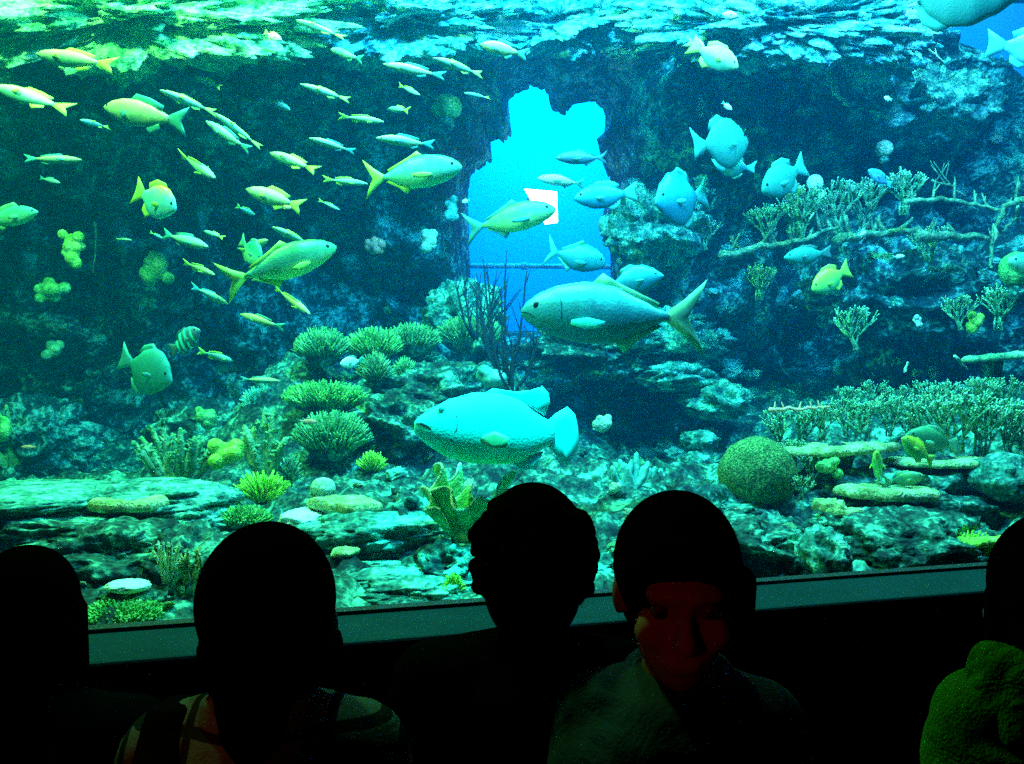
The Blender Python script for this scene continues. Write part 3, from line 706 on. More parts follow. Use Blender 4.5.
# --- sponges
def sponge(label, px, py, w, h, Y, mat, seed, n=9, name='sponge'):
    c = at(px, py, Y); root = empty(name, c); rng = random.Random(seed); mb = MB()
    S = px2m(w, Y) / 2; H = px2m(h, Y) / 2
    for i in range(n):
        p = Vector((rng.uniform(-.62,.62) * S, rng.uniform(-.3,.3) * S, rng.uniform(-.62,.62) * H)); r_ = min(S, H) * rng.uniform(.32, .52)
        mb.ball(p, r_, 14, 10)
    mb.ball((0,0,0), (S * .6, S * .5, H * .6), 16, 12)
    sc.collection.objects.unlink(root); bpy.data.objects.remove(root)
    o = mb.build(name, mat); o.location = c; remesh(o, min(S, H) * .07, 2); tag(o, label, 'sponge'); return o
sponge('lumpy yellow green sponge stacked on the teal one', 226, 455, 38, 34, 4.5, M['yellow'], 4, 12)
sponge('smooth teal green sponge under the lumpy yellow one', 224, 484, 30, 22, 4.5, M['teal'], 5, 4)
sponge('small forked green sponge in the blue hollow behind the grouper tail', 604, 424, 22, 26, 5.6, M['pale'], 6, 6)
sponge('pale little sponge beside the forked green one', 598, 426, 12, 12, 5.7, M['teal'], 7, 4)
sponge('small green sponge high in the shade at the frame edge', 4, 428, 22, 40, 5.9, M['green'], 8, 5)
sponge('hazy green sponge behind the fan of finger coral', 208, 417, 30, 26, 5.6, M['brush'], 9, 6)
sponge('yellow green knobbly sponge hanging on the dark wall by the green parrot coloured fish', 72, 250, 26, 56, 6.3, M['yellow'], 10, 14)
sponge('green round sponge on the dark wall beneath the knobbly one', 50, 290, 40, 28, 6.6, M['green'], 11, 7)
sponge('dim green sponge on the dark wall between two fish', 157, 266, 32, 50, 6.8, M['green'], 12, 9)
sponge('dim mossy lump low on the dark wall', 54, 350, 22, 24, 6.9, M['brush'], 13, 6)
sponge('teal sponge beside the lime cone', 494, 378, 44, 30, 5.6, M['teal'], 14, 5)
sponge('blue teal sponge clump between the grouper tail and the curly head', 585, 480, 34, 22, 5.0, M['teal'], 15, 8)
sponge('pale crust knob on the near edge of the reef by the round boulder', 616, 488, 16, 14, 4.6, M['pale'], 16, 5)
sponge('reddish brown crust patch on the dark wall between the fish', 375, 245, 24, 18, 7.0, M['orange'], 17, 12, 'crust_sponge')
sponge('pale crusty tuft on the edge of the dark wall by the opening', 430, 240, 22, 26, 6.9, M['pale'], 18, 14, 'crust_sponge')
sponge('teal crust under the sill of the blue opening', 452, 210, 18, 40, 7.2, M['teal'], 19, 10, 'crust_sponge')
sponge('greenish yellow knob in the shadow under the outcrop', 975, 322, 20, 26, 6.3, M['yellow'], 20, 9)
sponge('small white cluster in the dark under the outcrop', 918, 321, 12, 12, 6.5, M['white'], 21, 6)
sponge('teal arched sponge under the brownish table coral', 826, 467, 36, 22, 4.3, M['green'], 22, 5)

# --- small coral heads scattered over the reef and the walls
HV = []
for k in range(5):
    rng = random.Random(70 + k); mb = MB()
    bm = bmesh.new(); bmesh.ops.create_icosphere(bm, subdivisions=4, radius=1)
    off = Vector((k * 4.4, 1, 2))
    for v in bm.verts:
        d = v.co.normalized(); q = 1 + .45 * noise.fractal(d * 1.8 + off, .8, 2.1, 4) + .25 * (.5 - noise.voronoi(d * 4.5 + off)[0][0])
        v.co = Vector((d.x, d.y, d.z * .75)) * q
    me = bpy.data.meshes.new('small_coral'); bm.to_mesh(me); bm.free(); me.polygons.foreach_set('use_smooth', [True]*len(me.polygons))
    HV.append(me)
def head_variant(k, mat):
    me = HV[k].copy(); me.materials.clear(); me.materials.append(M[mat]); return me
HM = {m_: [head_variant(k, m_) for k in range(5)] for m_ in ('pale', 'ledge', 'green', 'stag', 'teal')}
rngH = random.Random(5)
def scatter(n, x0, x1, y0, y1, smin, smax, mats, label, group, which=None, skip=None):
    for i in range(n):
        px = rngH.uniform(x0, x1); py = rngH.uniform(y0, y1)
        if skip and skip(px, py): continue
        p, nrm = hit(px, py, which)
        if p.y > 9.2: continue
        o = bpy.data.objects.new('small_coral', rngH.choice(HM[rngH.choice(mats)])); sc.collection.objects.link(o)
        s_ = px2m(rngH.uniform(smin, smax), p.y) / 2
        o.location = p + nrm * s_ * .3; o.scale = (s_ * rngH.uniform(.8, 1.6), s_ * rngH.uniform(.8, 1.1), s_ * rngH.uniform(.6, 1.0))
        o.rotation_euler = (rngH.uniform(-.5,.5), rngH.uniform(-.5,.5), rngH.uniform(0, 6.28))
        tag(o, label, 'coral head', group)
ingap = lambda a, b_: 460 < a < 620 and 75 < b_ < 300
scatter(20, 60, 240, 520, 625, 8, 20, ['pale','green','ledge'], 'small pale crusty coral head on the front reef between the two dark haired heads', 'coral heads on the front reef between two heads')
scatter(22, 340, 470, 440, 600, 7, 18, ['ledge','teal','pale'], 'small teal crusty coral head on the stepped reef below the grouper', 'coral heads on the stepped reef below the grouper')
scatter(30, 610, 800, 488, 575, 7, 16, ['pale','ledge','stag'], 'small knobbly pale coral head on the mound under the dome coral', 'coral heads on the mound under the dome coral')
scatter(16, 790, 980, 505, 575, 8, 18, ['ledge','stag','teal'], 'small dark teal coral head on the reef under the table corals', 'coral heads under the table corals')
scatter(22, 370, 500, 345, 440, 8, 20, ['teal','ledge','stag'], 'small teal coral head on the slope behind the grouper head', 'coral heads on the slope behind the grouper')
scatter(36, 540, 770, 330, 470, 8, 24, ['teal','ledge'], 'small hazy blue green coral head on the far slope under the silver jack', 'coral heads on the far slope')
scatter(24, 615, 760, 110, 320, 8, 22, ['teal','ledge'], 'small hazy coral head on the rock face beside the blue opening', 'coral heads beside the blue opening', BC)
scatter(40, 0, 460, 0, 62, 12, 40, ['pale','pale','green'], 'small green coral crust high on the rock above the fish school', 'crusts above the fish school', BC)
scatter(14, 0, 460, 60, 330, 6, 16, ['green','stag','teal'], 'small dim coral crust on the shadowed wall behind the fish school', 'crusts on the shadowed wall', BC)
scatter(34, 470, 900, 0, 58, 12, 36, ['pale','pale','teal'], 'small pale coral crust on the high overhang over the opening', 'crusts on the high overhang', BC)
scatter(24, 780, 1020, 70, 330, 6, 18, ['teal','ledge','pale'], 'small teal coral crust on the dark wall among the branches', 'crusts among the branches', BC)
scatter(14, 880, 960, 60, 125, 5, 13, ['white' if False else 'pale','ledge'], 'tiny pale coral crust on the upper outcrop beside the open blue water', 'crusts on the upper outcrop', BC)

# ------------------------------------------------------------------ fish
def interp(tab, t):
    for i in range(len(tab) - 1):
        a, b_ = tab[i], tab[i + 1]
        if t <= b_[0]:
            k = (t - a[0]) / (b_[0] - a[0]); k = k * k * (3 - 2 * k) * .35 + k * .65
            return [a[j] + (b_[j] - a[j]) * k for j in range(1, len(a))]
    return list(tab[-1][1:])
def body_mesh(tab, n=26, m=20, bend=0.0):
    vs = []; fs = []; T = tab[-1][0]
    for i in range(n + 1):
        t_ = T * (i / n) ** 1.25; top, bot, wd = interp(tab, t_)
        if i == 0: top = max(top, .004); bot = max(bot, .004); wd = max(wd, .004)
        for k in range(m):
            a = 2 * math.pi * k / m; s_, c_ = math.sin(a), math.cos(a)
            z = (top if s_ > 0 else bot) * math.copysign(abs(s_) ** .9, s_)
            y = wd * math.copysign(abs(c_) ** 1.05, c_) + bend * math.sin(max(0, t_ - .3) * 3)
            vs.append(Vector((.5 - t_, y, z)))
    for i in range(n):
        for k in range(m):
            fs.append((i*m+k, i*m+(k+1)%m, (i+1)*m+(k+1)%m, (i+1)*m+k))
    fs.append(tuple(range(m))[::-1]); fs.append(tuple(n*m+k for k in range(m)))
    return mesh('body', vs, fs)
def fin_mesh(name, pts, th=.006, plane='xz', off=(0,0,0), rot=None, y0=0.0):
    """closed thin fin with a corrugated surface: outline pts (x, z)"""
    P_ = [Vector((x, y0, z)) for x, z in pts]; c = sum(P_, Vector()) / len(P_)
    vs = []; fs = []; n = len(P_)
    for sgn in (1, -1):
        for k, p in enumerate(P_): vs.append(p + Vector((0, sgn * th * .35, 0)))
        for k, p in enumerate(P_): vs.append(p.lerp(c, .45) + Vector((0, sgn * th * (1 + .4 * (k % 2)), 0)))
        vs.append(c + Vector((0, sgn * th * 1.2, 0)))
    h = 2 * n + 1
    for s_ in (0, 1):
        o = s_ * h
        for k in range(n):
            q = (k + 1) % n; A = [(o+k, o+q, o+n+q, o+n+k), (o+n+k, o+n+q, o+2*n)]
            fs += A if s_ == 0 else [a[::-1] for a in A]
    for k in range(n): q = (k+1) % n; fs.append((k, h+k, h+q, q))
    if rot is not None: vs = [rot @ v for v in vs]
    vs = [v + Vector(off) for v in vs]
    return mesh(name, vs, fs)

SP = {}
SP['slim'] = dict(tab=[(0,.006,.006,.006),(.04,.03,.028,.026),(.12,.065,.06,.045),(.25,.095,.095,.06),(.42,.10,.105,.06),(.58,.078,.08,.045),(.70,.045,.045,.025),(.78,.022,.022,.012)],
    tail=[(-.26,.02),(-.36,.06),(-.50,.115),(-.46,.05),(-.42,0),(-.46,-.05),(-.50,-.115),(-.36,-.06),(-.26,-.02)],
    dorsal=[(.20,.085),(.12,.145),(-.05,.13),(-.22,.09),(-.20,.045),(0,.085)], anal=[(-.02,-.09),(-.08,-.14),(-.2,-.085),(-.18,-.05)], pec=(.22,-.02,.13,.05), eye=(.43,.018,.024,.014))
SP['jack'] = dict(tab=[(0,.012,.012,.01),(.03,.055,.05,.03),(.10,.105,.09,.06),(.2,.145,.125,.085),(.35,.17,.155,.095),(.5,.15,.15,.08),(.65,.085,.09,.045),(.75,.035,.035,.02),(.80,.018,.018,.014)],
    tail=[(-.28,.018),(-.38,.09),(-.50,.20),(-.46,.10),(-.40,0),(-.46,-.10),(-.50,-.20),(-.38,-.09),(-.28,-.018)],
    dorsal=[(.12,.16),(.06,.215),(-.02,.17),(-.25,.07),(-.24,.04),(-.05,.13)], anal=[(-.02,-.14),(-.07,-.20),(-.14,-.13),(-.27,-.05),(-.24,-.04)], pec=(.22,-.05,.20,.055), eye=(.41,.035,.075,.020))
SP['grouper'] = dict(tab=[(0,.02,.05,.03),(.03,.055,.085,.055),(.10,.105,.135,.085),(.20,.165,.185,.11),(.35,.215,.215,.12),(.5,.22,.215,.11),(.62,.19,.20,.08),(.72,.115,.145,.05),(.80,.075,.085,.03),(.84,.07,.08,.025)],
    tail=[(-.30,.07),(-.35,.12),(-.42,.165),(-.47,.12),(-.49,.05),(-.50,-.03),(-.49,-.10),(-.45,-.17),(-.42,-.21),(-.36,-.14),(-.30,-.08)],
    dorsal=[(.12,.20),(.05,.245),(-.10,.235),(-.18,.25),(-.26,.28),(-.30,.24),(-.31,.18),(-.28,.10),(-.15,.17),(0,.20)], anal=[(-.08,-.19),(-.14,-.25),(-.24,-.22),(-.28,-.12),(-.2,-.14)], pec=(.13,-.07,.17,.10), eye=(.36,.09,.085,.022))
SP['disc'] = dict(tab=[(0,.02,.02,.012),(.05,.10,.09,.04),(.15,.25,.22,.065),(.3,.36,.34,.08),(.45,.37,.36,.07),(.6,.28,.28,.05),(.70,.13,.13,.03),(.76,.055,.055,.015)],
    tail=[(-.24,.05),(-.36,.12),(-.50,.26),(-.47,.10),(-.46,0),(-.47,-.10),(-.50,-.22),(-.36,-.12),(-.24,-.05)],
    dorsal=[(.15,.33),(.0,.42),(-.14,.34),(-.20,.2),(-.1,.22),(.05,.3)], anal=[(.12,-.32),(.0,-.42),(-.12,-.36),(-.20,-.2),(-.1,-.22),(.03,-.28)], pec=(.2,-.03,.14,.07), eye=(.38,.09,.05,.022))
SP['oval'] = dict(tab=[(0,.015,.015,.01),(.04,.06,.055,.035),(.12,.125,.115,.06),(.28,.19,.185,.08),(.45,.195,.195,.075),(.6,.15,.15,.05),(.7,.08,.08,.03),(.78,.045,.045,.018)],
    tail=[(-.26,.045),(-.38,.11),(-.50,.17),(-.47,.07),(-.46,0),(-.47,-.07),(-.50,-.17),(-.38,-.11),(-.26,-.045)],
    dorsal=[(.22,.16),(.12,.23),(-.08,.23),(-.22,.16),(-.2,.09),(0,.17)], anal=[(.02,-.18),(-.08,-.24),(-.2,-.17),(-.2,-.09)], pec=(.2,-.03,.14,.06), eye=(.40,.05,.05,.02))

SK = {
 'school': fishskin('silver yellow fish skin', (.78,.72,.22), (.60,.72,.30), (.08,.30,.18), -.1, .1),
 'schoolb': fishskin('pale green fish skin', (.35,.65,.38), (.4,.7,.5), (.1,.35,.28), -.1, .1),
 'green': fishskin('green trevally skin', (.10,.45,.10), (.12,.60,.25), (.55,1,.30), -.16, .17),
 'green2': fishskin('blue green fish skin', (.05,.50,.25), (.15,.75,.45), (.30,.85,.45), -.17, .17),
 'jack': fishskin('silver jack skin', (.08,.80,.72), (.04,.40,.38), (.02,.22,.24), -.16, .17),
 'grouper': fishskin('light tinted grouper skin', (.04,1,.98), (.04,1,.95), (.03,.85,.40), -.26, .06, rough=.8),  # tank light put into the colour: cyan over pale skin, green on the belly
 'teal': fishskin('teal disc fish skin', (.02,.40,.30), (.02,.34,.27), (.01,.26,.22), -.35, .35, rough=.6),
 'cyan': fishskin('cyan fish skin', (.02,.50,.55), (.01,.33,.40), (.01,.18,.25), -.17, .17),
 'dim': fishskin('dim blue fish skin', (.10,.30,.35), (.06,.2,.25), (.04,.15,.2), -.17, .17),
 'yb': fishskin('yellow backed blue belly skin', (1,.85,.02), (.25,.85,.75), (.15,.75,.8), -.22, .26),
 'yellow': fishskin('yellow fish skin', (1,1,.05), (.5,.9,.1), (.1,.6,.2), -.2, .2),
 'dark': fishskin('dark green fish skin', (.10,.40,.15), (.05,.25,.12), (.05,.25,.1), -.2, .2),
 'blue': fishskin('blue wrasse skin', (.1,.4,1), (.05,.3,.9), (.2,.6,.9), -.2, .2),
 'white': fishskin('white fish skin', (1,1,1), (1,1,1), (.8,1,.9), -.2, .2),
 'pinkf': fishskin('orange pink fish skin', (1,.35,.2), (1,.45,.3), (1,.6,.4), -.1, .1),
}
FY = plain('yellow green fin', (.65,.95,.10), .5); FW = plain('pale fin', (.06,.42,.36), .5); FG = plain('green fin', (.2,.6,.3), .5)
FD = plain('dusky fin', (.05,.18,.18), .5); FC_ = plain('pale cyan fin', (.04,.95,.93), .6); EYE = plain('fish eye', (.004,.006,.008), .4, .3); EYR = plain('eye ring', (.5,.8,.6), .4)
EDGE = plain('dark fold', (.01,.09,.09), .8)
proto = {}
def fish_parts(sp, skin, fin, bend=0.0):
    k = (sp, skin, fin.name, bend)
    if k in proto: return proto[k]
    S = SP[sp]; L = []
    L.append(('body', body_mesh(S['tab'], bend=bend), SK[skin], None))
    yb = bend * math.sin(.5 * 3)
    t_ = fin_mesh('tail_fin', S['tail'], .007, y0=yb)
    L.append(('tail_fin', t_, fin, None))
    L.append(('dorsal_fin', fin_mesh('dorsal_fin', S['dorsal'], .006, y0=yb*.3), fin, None))
    L.append(('anal_fin', fin_mesh('anal_fin', S['anal'], .006, y0=yb*.4), fin, None))
    px_, pz, pl, ph = S['pec']
    for sgn in (1, -1):
        wd = interp(S['tab'], .5 - px_)[2]
        R_ = Matrix.Rotation(sgn * .45, 3, 'Z') 
        me = fin_mesh('pectoral_fin', [(0,.012),(-pl*.5,ph*.45),(-pl,ph*.1),(-pl*.9,-ph*.5),(-pl*.4,-ph*.6),(0,-.012)], .005, rot=Matrix.Rotation(-sgn*.4,3,'Z'), off=(px_, sgn * wd * .92, pz))
        L.append(('pectoral_fin', me, FG if sp == 'grouper' else (FC_ if skin == 'jack' else fin), None))
        ex, ez, ew, er = S['eye']; wd = interp(S['tab'], .5 - ex)[2]
        mb = MB(); mb.ball((ex, sgn * wd * .82, ez), (er, er * .55, er), 12, 8); L.append(('eye', mesh('eye', mb.v, mb.f), FW if sp == 'grouper' else EYE, None))
    proto[k] = L; return L
def fish(name, label, head, tail, Y, sp, skin, fin=None, dY=0.0, group=None, roll=0.0, bend=0.0, cat='fish', hs=1.0, parts=None, ws=1.0):
    fin = fin or FW
    a = at(head[0], head[1], Y - dY / 2); b_ = at(tail[0], tail[1], Y + dY / 2)
    X_ = (a - b_); Ln = X_.length; X_.normalize()
    Zv = Vector((0, 0, 1)); Zv = (Zv - X_ * Zv.dot(X_)).normalized(); Yv = Zv.cross(X_)
    R_ = Matrix((X_, Yv, Zv)).transposed() @ Matrix.Rotation(roll, 3, 'X')
    root = empty(name, (a + b_) / 2); root.rotation_euler = R_.to_euler(); root.scale = (Ln, Ln * ws, Ln * hs)
    tag(root, label, cat, group)
    for nm, me, mt, _ in fish_parts(sp, skin, fin, bend):
        if parts and nm not in parts: continue
        if not me.materials: me.materials.append(mt)
        o = bpy.data.objects.new(nm, me); sc.collection.objects.link(o); o.parent = root
    return root

# the school, upper corner: head, tail, depth, what tells it apart
SCH = [
 (104,107,186,122,4.6,'plump one in the middle of the upper row'),
 (-8,86,72,110,4.5,'cut by the frame edge, level with the plump one'),
 (160,90,216,114,4.7,'slanting down behind the plump one'),
 (206,121,250,151,4.8,'upper of two swimming close side by side'),
 (214,113,262,148,5.0,'lower twin half hidden by the one beside it'),
 (36,54,118,67,4.7,'highest long one near the frame edge'),
 (82,160,24,159,4.9,'alone low under the one cut by the frame edge'),
 (215,178,180,154,4.9,'nose down above the yellow backed fish'),
 (246,189,304,208,4.5,'stout one above the orange spot'),
 (309,138,356,152,4.7,'bright one in the centre of the school'),
 (270,153,318,171,4.8,'slanting one between the stout and the bright one'),
 (368,184,322,179,4.9,'tail behind the tail of the green trevally'),
 (376,138,436,145,4.8,'slender one just above the green trevally'),
 (384,122,338,116,5.0,'small humped one above the bright one'),
 (300,84,350,101,5.2,'thin one in the gap between the upper rows'),
 (331,49,362,60,5.3,'short one below the pale overhang'),
 (296,20,346,38,5.2,'near the top between rock and overhang'),
 (433,58,482,76,5.0,'the one beside the green ball sponge, above it'),
 (480,44,528,55,4.6,'pale stout one swimming ahead over the opening'),
 (464,93,490,98,5.4,'tiny one just above the edge of the bright opening'),
 (388,109,410,111,5.6,'tiny one between the humped and the slender one'),
 (383,64,446,76,5.1,'long dark backed one, under the crusted overhang'),
 (80,120,110,128,5.4,'faint one under the plump fish'),
 (195,77,222,88,5.5,'faint one below the moss overhang'),
 (155,32,176,38,5.6,'small blurred one against the mossy overhang'),
 (82,40,104,38,5.6,'small blurred one near the highest long one'),
 (104,27,122,35,5.7,'topmost small blurred one near the frame edge'),
 (208,247,164,234,4.9,'passing under the yellow backed fish'),
 (204,231,224,238,5.4,'tiny one between two lower rows'),
 (215,275,182,262,5.2,'dim deep bodied one behind the big green fish tail'),
 (228,304,190,286,4.7,'cream one just below the big green fish tail'),
 (132,240,116,239,5.0,'tiny silver sliver alone on the dark wall'),
 (272,227,312,246,4.9,'thin sliver right above the big green fish back'),
 (240,314,284,328,4.7,'pale thin one under the belly of the big green fish'),
 (310,314,274,287,4.8,'steeply diving one under the big green fish head'),
 (233,361,198,351,4.9,'dull one next to the white striped fish'),
 (280,381,240,379,5.1,'faint thin one low beside the brush corals'),
 (268,240,240,252,5.0,'stubby one over the big green fish back'),
 (165,240,150,232,5.6,'little dim one under the yellow backed fish'),
 (60,183,40,178,5.6,'dim one on the dark wall near the frame edge'),
 (255,215,236,206,5.7,'dim small one below the stout fish'),
 (340,210,318,200,5.8,'dim small one in the dark ahead of the trevally'),
 (290,110,268,100,5.8,'dim small one behind the thin one in the gap'),
 (240,40,216,30,5.6,'blurred one against the moss beside the orange spot'),
 (420,95,398,85,5.8,'blurred one behind the green ball sponge'),
 (128,56,108,48,5.7,'blurred short one behind the highest long one'),
 (182,45,160,40,5.8,'blurred pale one under the mossy rim'),
]
for i, (hx, hy, tx, ty, Yv, lab) in enumerate(SCH):
    small = abs(hx - tx) < 30
    pts = ('body','tail_fin','dorsal_fin') if small else None
    fish('school_fish', ('small' if small else 'slender') + ' yellow silver school fish, ' + lab, (hx, hy), (tx, ty), Yv, 'slim',
         'schoolb' if i % 4 == 3 or Yv > 5.3 else 'school', FY if i % 3 else FW, .12 * ((i * 7) % 5 - 2), 'school of slender silver fish', roll=.35 * ((i * 5) % 3 - 1) + .25, bend=.02 * ((i % 3) - 1), hs=1.12 if i in (0, 1, 8, 18) else .72, parts=pts)

fish('green_trevally', 'large green fish with yellow forked tail swimming upward across the dark wall', (336,247), (222,284), 4.1, 'jack', 'green', FY, -.25, roll=.1, hs=.88, bend=.03)
fish('green_trevally', 'blue green deep bodied fish with yellowish tail beside the bright opening', (462,167), (364,180), 4.6, 'jack', 'green2', FY, .1, hs=1.0)
fish('green_trevally', 'olive fish with white lit snout crossing the bright opening', (556,209), (464,230), 5.2, 'jack', 'green', FW, .1, hs=.95)
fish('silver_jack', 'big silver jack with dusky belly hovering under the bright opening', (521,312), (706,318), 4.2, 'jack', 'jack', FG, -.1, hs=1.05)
fish('grouper', 'huge bright pale cyan grouper hovering over the leaf coral', (415,424), (579,434), 3.5, 'grouper', 'grouper', FC_, .15, roll=.12, hs=.98)
fish('spadefish', 'pale teal disc shaped fish with its nose tilted down, alone before the dark wall', (172,382), (119,357), 4.4, 'disc', 'teal', FW, .1, hs=.95)
fish('rabbitfish', 'small yellow backed fish with cyan belly in the middle of the school', (176,210), (134,190), 4.3, 'oval', 'yb', FY, .1, hs=1.45)
fish('trevally', 'pale cyan trevally before the lower edge of the bright opening', (606,264), (545,250), 6.3, 'jack', 'cyan', FW, .1, hs=1.35)
fish('trevally', 'pale striped cyan fish at the shoulder of the bright opening', (574,199), (638,192), 6.0, 'oval', 'cyan', FW, .1, hs=.95)
fish('trevally', 'dark backed fish crossing high in the bright opening', (556,158), (608,158), 6.2, 'jack', 'dim', FD, .1, hs=.75)
fish('trevally', 'pale fish under the dark backed one, half lost in the bright opening', (538,178), (585,184), 6.4, 'jack', 'white', FW, .1, hs=.7)
fish('surgeonfish', 'cyan headed fish facing out above the crumbly pinnacle', (655,203), (708,194), 5.9, 'disc', 'cyan', FW, .3, hs=.95)
fish('spadefish', 'large hazy teal round fish against the blue hollow, upper one of a pair', (748,142), (692,146), 5.9, 'disc', 'teal', FW, -.3, hs=.85)
fish('spadefish', 'teal round fish under the bigger one of the pair', (716,166), (756,168), 6.1, 'disc', 'cyan', FW, -.1, hs=.75)
fish('spadefish', 'teal fish slanting nose down beside the white polyp ball', (762,192), (806,164), 6.0, 'oval', 'teal', FW, .2, hs=1.2)
fish('parrotfish', 'pale cyan fan shaped fish swimming behind the silver jack', (664,276), (600,286), 5.0, 'disc', 'cyan', FW, .1, hs=.62)
fish('yellow_fish', 'pale yellow fish nosing down alone in the dark blue gap', (738,68), (690,44), 5.2, 'oval', 'school', FY, .1, hs=1.1)
fish('yellow_fish', 'small pale fish hovering just behind the lone yellow fish', (704,48), (688,42), 5.5, 'oval', 'white', FY, .1, hs=1.2)
fish('butterflyfish', 'small yellow and blue fish under the long crusted branch', (812,290), (850,268), 5.8, 'oval', 'yellow', FY, .1, hs=1.2)
fish('wrasse', 'small bright blue fish curled by the tufts', (868,170), (892,186), 6.0, 'oval', 'blue', FW, .1, hs=.9)
fish('wrasse', 'pale fish in the hollow just under the long branch', (784,258), (832,252), 6.0, 'oval', 'teal', FD, .1, hs=.8)
fish('angelfish', 'bright yellow fish curving over the wide table coral', (902,438), (930,462), 4.25, 'oval', 'yellow', FY, .1, hs=1.0, bend=.08)
fish('angelfish', 'yellow faced green fish hanging nose up between the table corals', (876,452), (880,486), 4.2, 'oval', 'yellow', FY, .2, hs=.9)
fish('angelfish', 'green fish lying along the lowest table coral', (925,476), (884,482), 4.15, 'oval', 'dark', FG, .1, hs=.9)
fish('parrotfish', 'green parrotfish half hidden behind the yellow fish', (905,436), (960,446), 4.6, 'oval', 'dark', FG, .1, hs=1.0)
fish('parrotfish', 'dim green fish resting in the shade under the wide table coral', (952,486), (1002,476), 4.4, 'oval', 'dim', FG, .1, hs=.9)
fish('damselfish', 'small dark damselfish with white bands', (200,330), (170,352), 4.5, 'oval', 'dim', FD, .1, hs=1.2)
r_ = [o for o in sc.collection.objects if o.name.startswith('damselfish')][0]
for k, x in enumerate((.30, .14, -.02, -.18)):
    top, bot, wd = interp(SP['oval']['tab'], .5 - x); n = 20; vs = []; fs = []
    for s_ in range(2):
        for j in range(n):
            a = 2 * math.pi * j / n; vs.append(Vector((x - .05 + s_ * .07, math.cos(a) * (wd + .006), math.sin(a) * ((top if math.sin(a) > 0 else bot) + .006))))
    for j in range(n): fs.append((j, (j+1)%n, n+(j+1)%n, n+j))
    link('white_band', mesh('white_band', vs, fs), FC_, r_)
fish('white_fish', 'small white fish between the two nearest brush corals', (340,364), (364,360), 5.5, 'oval', 'white', FW, .1, hs=1.1)
fish('small_orange_fish', 'tiny orange pink fish low on the shadowed wall near the frame edge', (21,447), (40,447), 4.8, 'slim', 'pinkf', FD, .0)
fish('small_orange_fish', 'tiny pink fish grazing above the wide domed brush coral', (318,422), (296,421), 4.7, 'slim', 'pinkf', FD, .0, hs=1.2)
fish('small_orange_fish', 'blurred orange pink fish near the moss, above the school', (282,40), (264,32), 5.2, 'oval', 'pinkf', FY, .0)
fish('small_orange_fish', 'orange pink small fish under the tail of the stout school fish', (292,208), (280,206), 4.7, 'slim', 'pinkf', FY, .0, hs=1.6)
fish('green_fish', 'mottled green fish entering at the frame edge beneath the school', (38,212), (-22,222), 4.6, 'slim', 'green2', FG, .1, hs=1.3)
fish('green_fish', 'dim green round fish by the tail of the big green fish', (262,262), (240,240), 4.9, 'disc', 'green2', FG, .1, hs=.8)
fish('small_pale_fish', 'tiny white fish alone in the blue water over the teal pair', (732,110), (722,102), 5.6, 'oval', 'white', FW)
fish('small_pale_fish', 'tiny white fish among the tufts under the blue one', (866,232), (858,236), 5.8, 'oval', 'white', FW)
fish('small_pale_fish', 'tiny white fish hiding below the second long branch', (905,256), (892,257), 5.8, 'slim', 'white', FW, hs=1.5)
fish('small_pale_fish', 'tiny pale fish by the overhang, near the dangling branch', (738,16), (718,13), 5.6, 'oval', 'white', FW)
fish('small_pale_fish', 'tiny white fish on the upper outcrop', (884,97), (892,100), 5.9, 'oval', 'white', FW, hs=1.3)
fish('small_pale_fish', 'tiny white fish at the dark rim of the opening', (462,202), (470,200), 6.0, 'oval', 'white', FW, hs=1.3)
fish('parrotfish', 'green blunt fish entering beside the hazy plate coral', (1008,262), (1060,270), 5.0, 'oval', 'green2', FG, .1, hs=1.0)

# mouth and gill folds of the two big fish
def fold(root, pts, r=.005, name='mouth'):
    mb = MB(); mb.tube(pts, [r * (.5 if i in (0, len(pts)-1) else 1) for i in range(len(pts))], 6); return mb.build(name, EDGE, root)
gr = [o for o in sc.collection.objects if o.name.startswith('grouper')][0]
jk = [o for o in sc.collection.objects if o.name.startswith('silver_jack')][0]
for rt, tab, mz in ((gr, SP['grouper']['tab'], -.01), (jk, SP['jack']['tab'], -.012)):
    for s_ in (1, -1):
        def onb(x, z):
            top, bot, wd = interp(tab, .5 - x); q = z / (top if z > 0 else bot); return Vector((x, s_ * wd * math.sqrt(max(.02, 1 - min(1, abs(q)) ** 2)) * 1.0, z))
        fold(rt, [onb(.497, mz + .01), onb(.47, mz + .012), onb(.44, mz), onb(.415, mz - .02)], .0045)
        fold(rt, [onb(.30, .10), onb(.275, .05), onb(.27, -.02), onb(.30, -.09)], .0030, 'gill_fold')

# the huge belly at the top corner
fish('batfish', 'huge smooth teal fish belly passing across the top corner over open water', (1026,-8), (880,-18), 4.6, 'disc', 'teal', FW, .3, hs=.8)


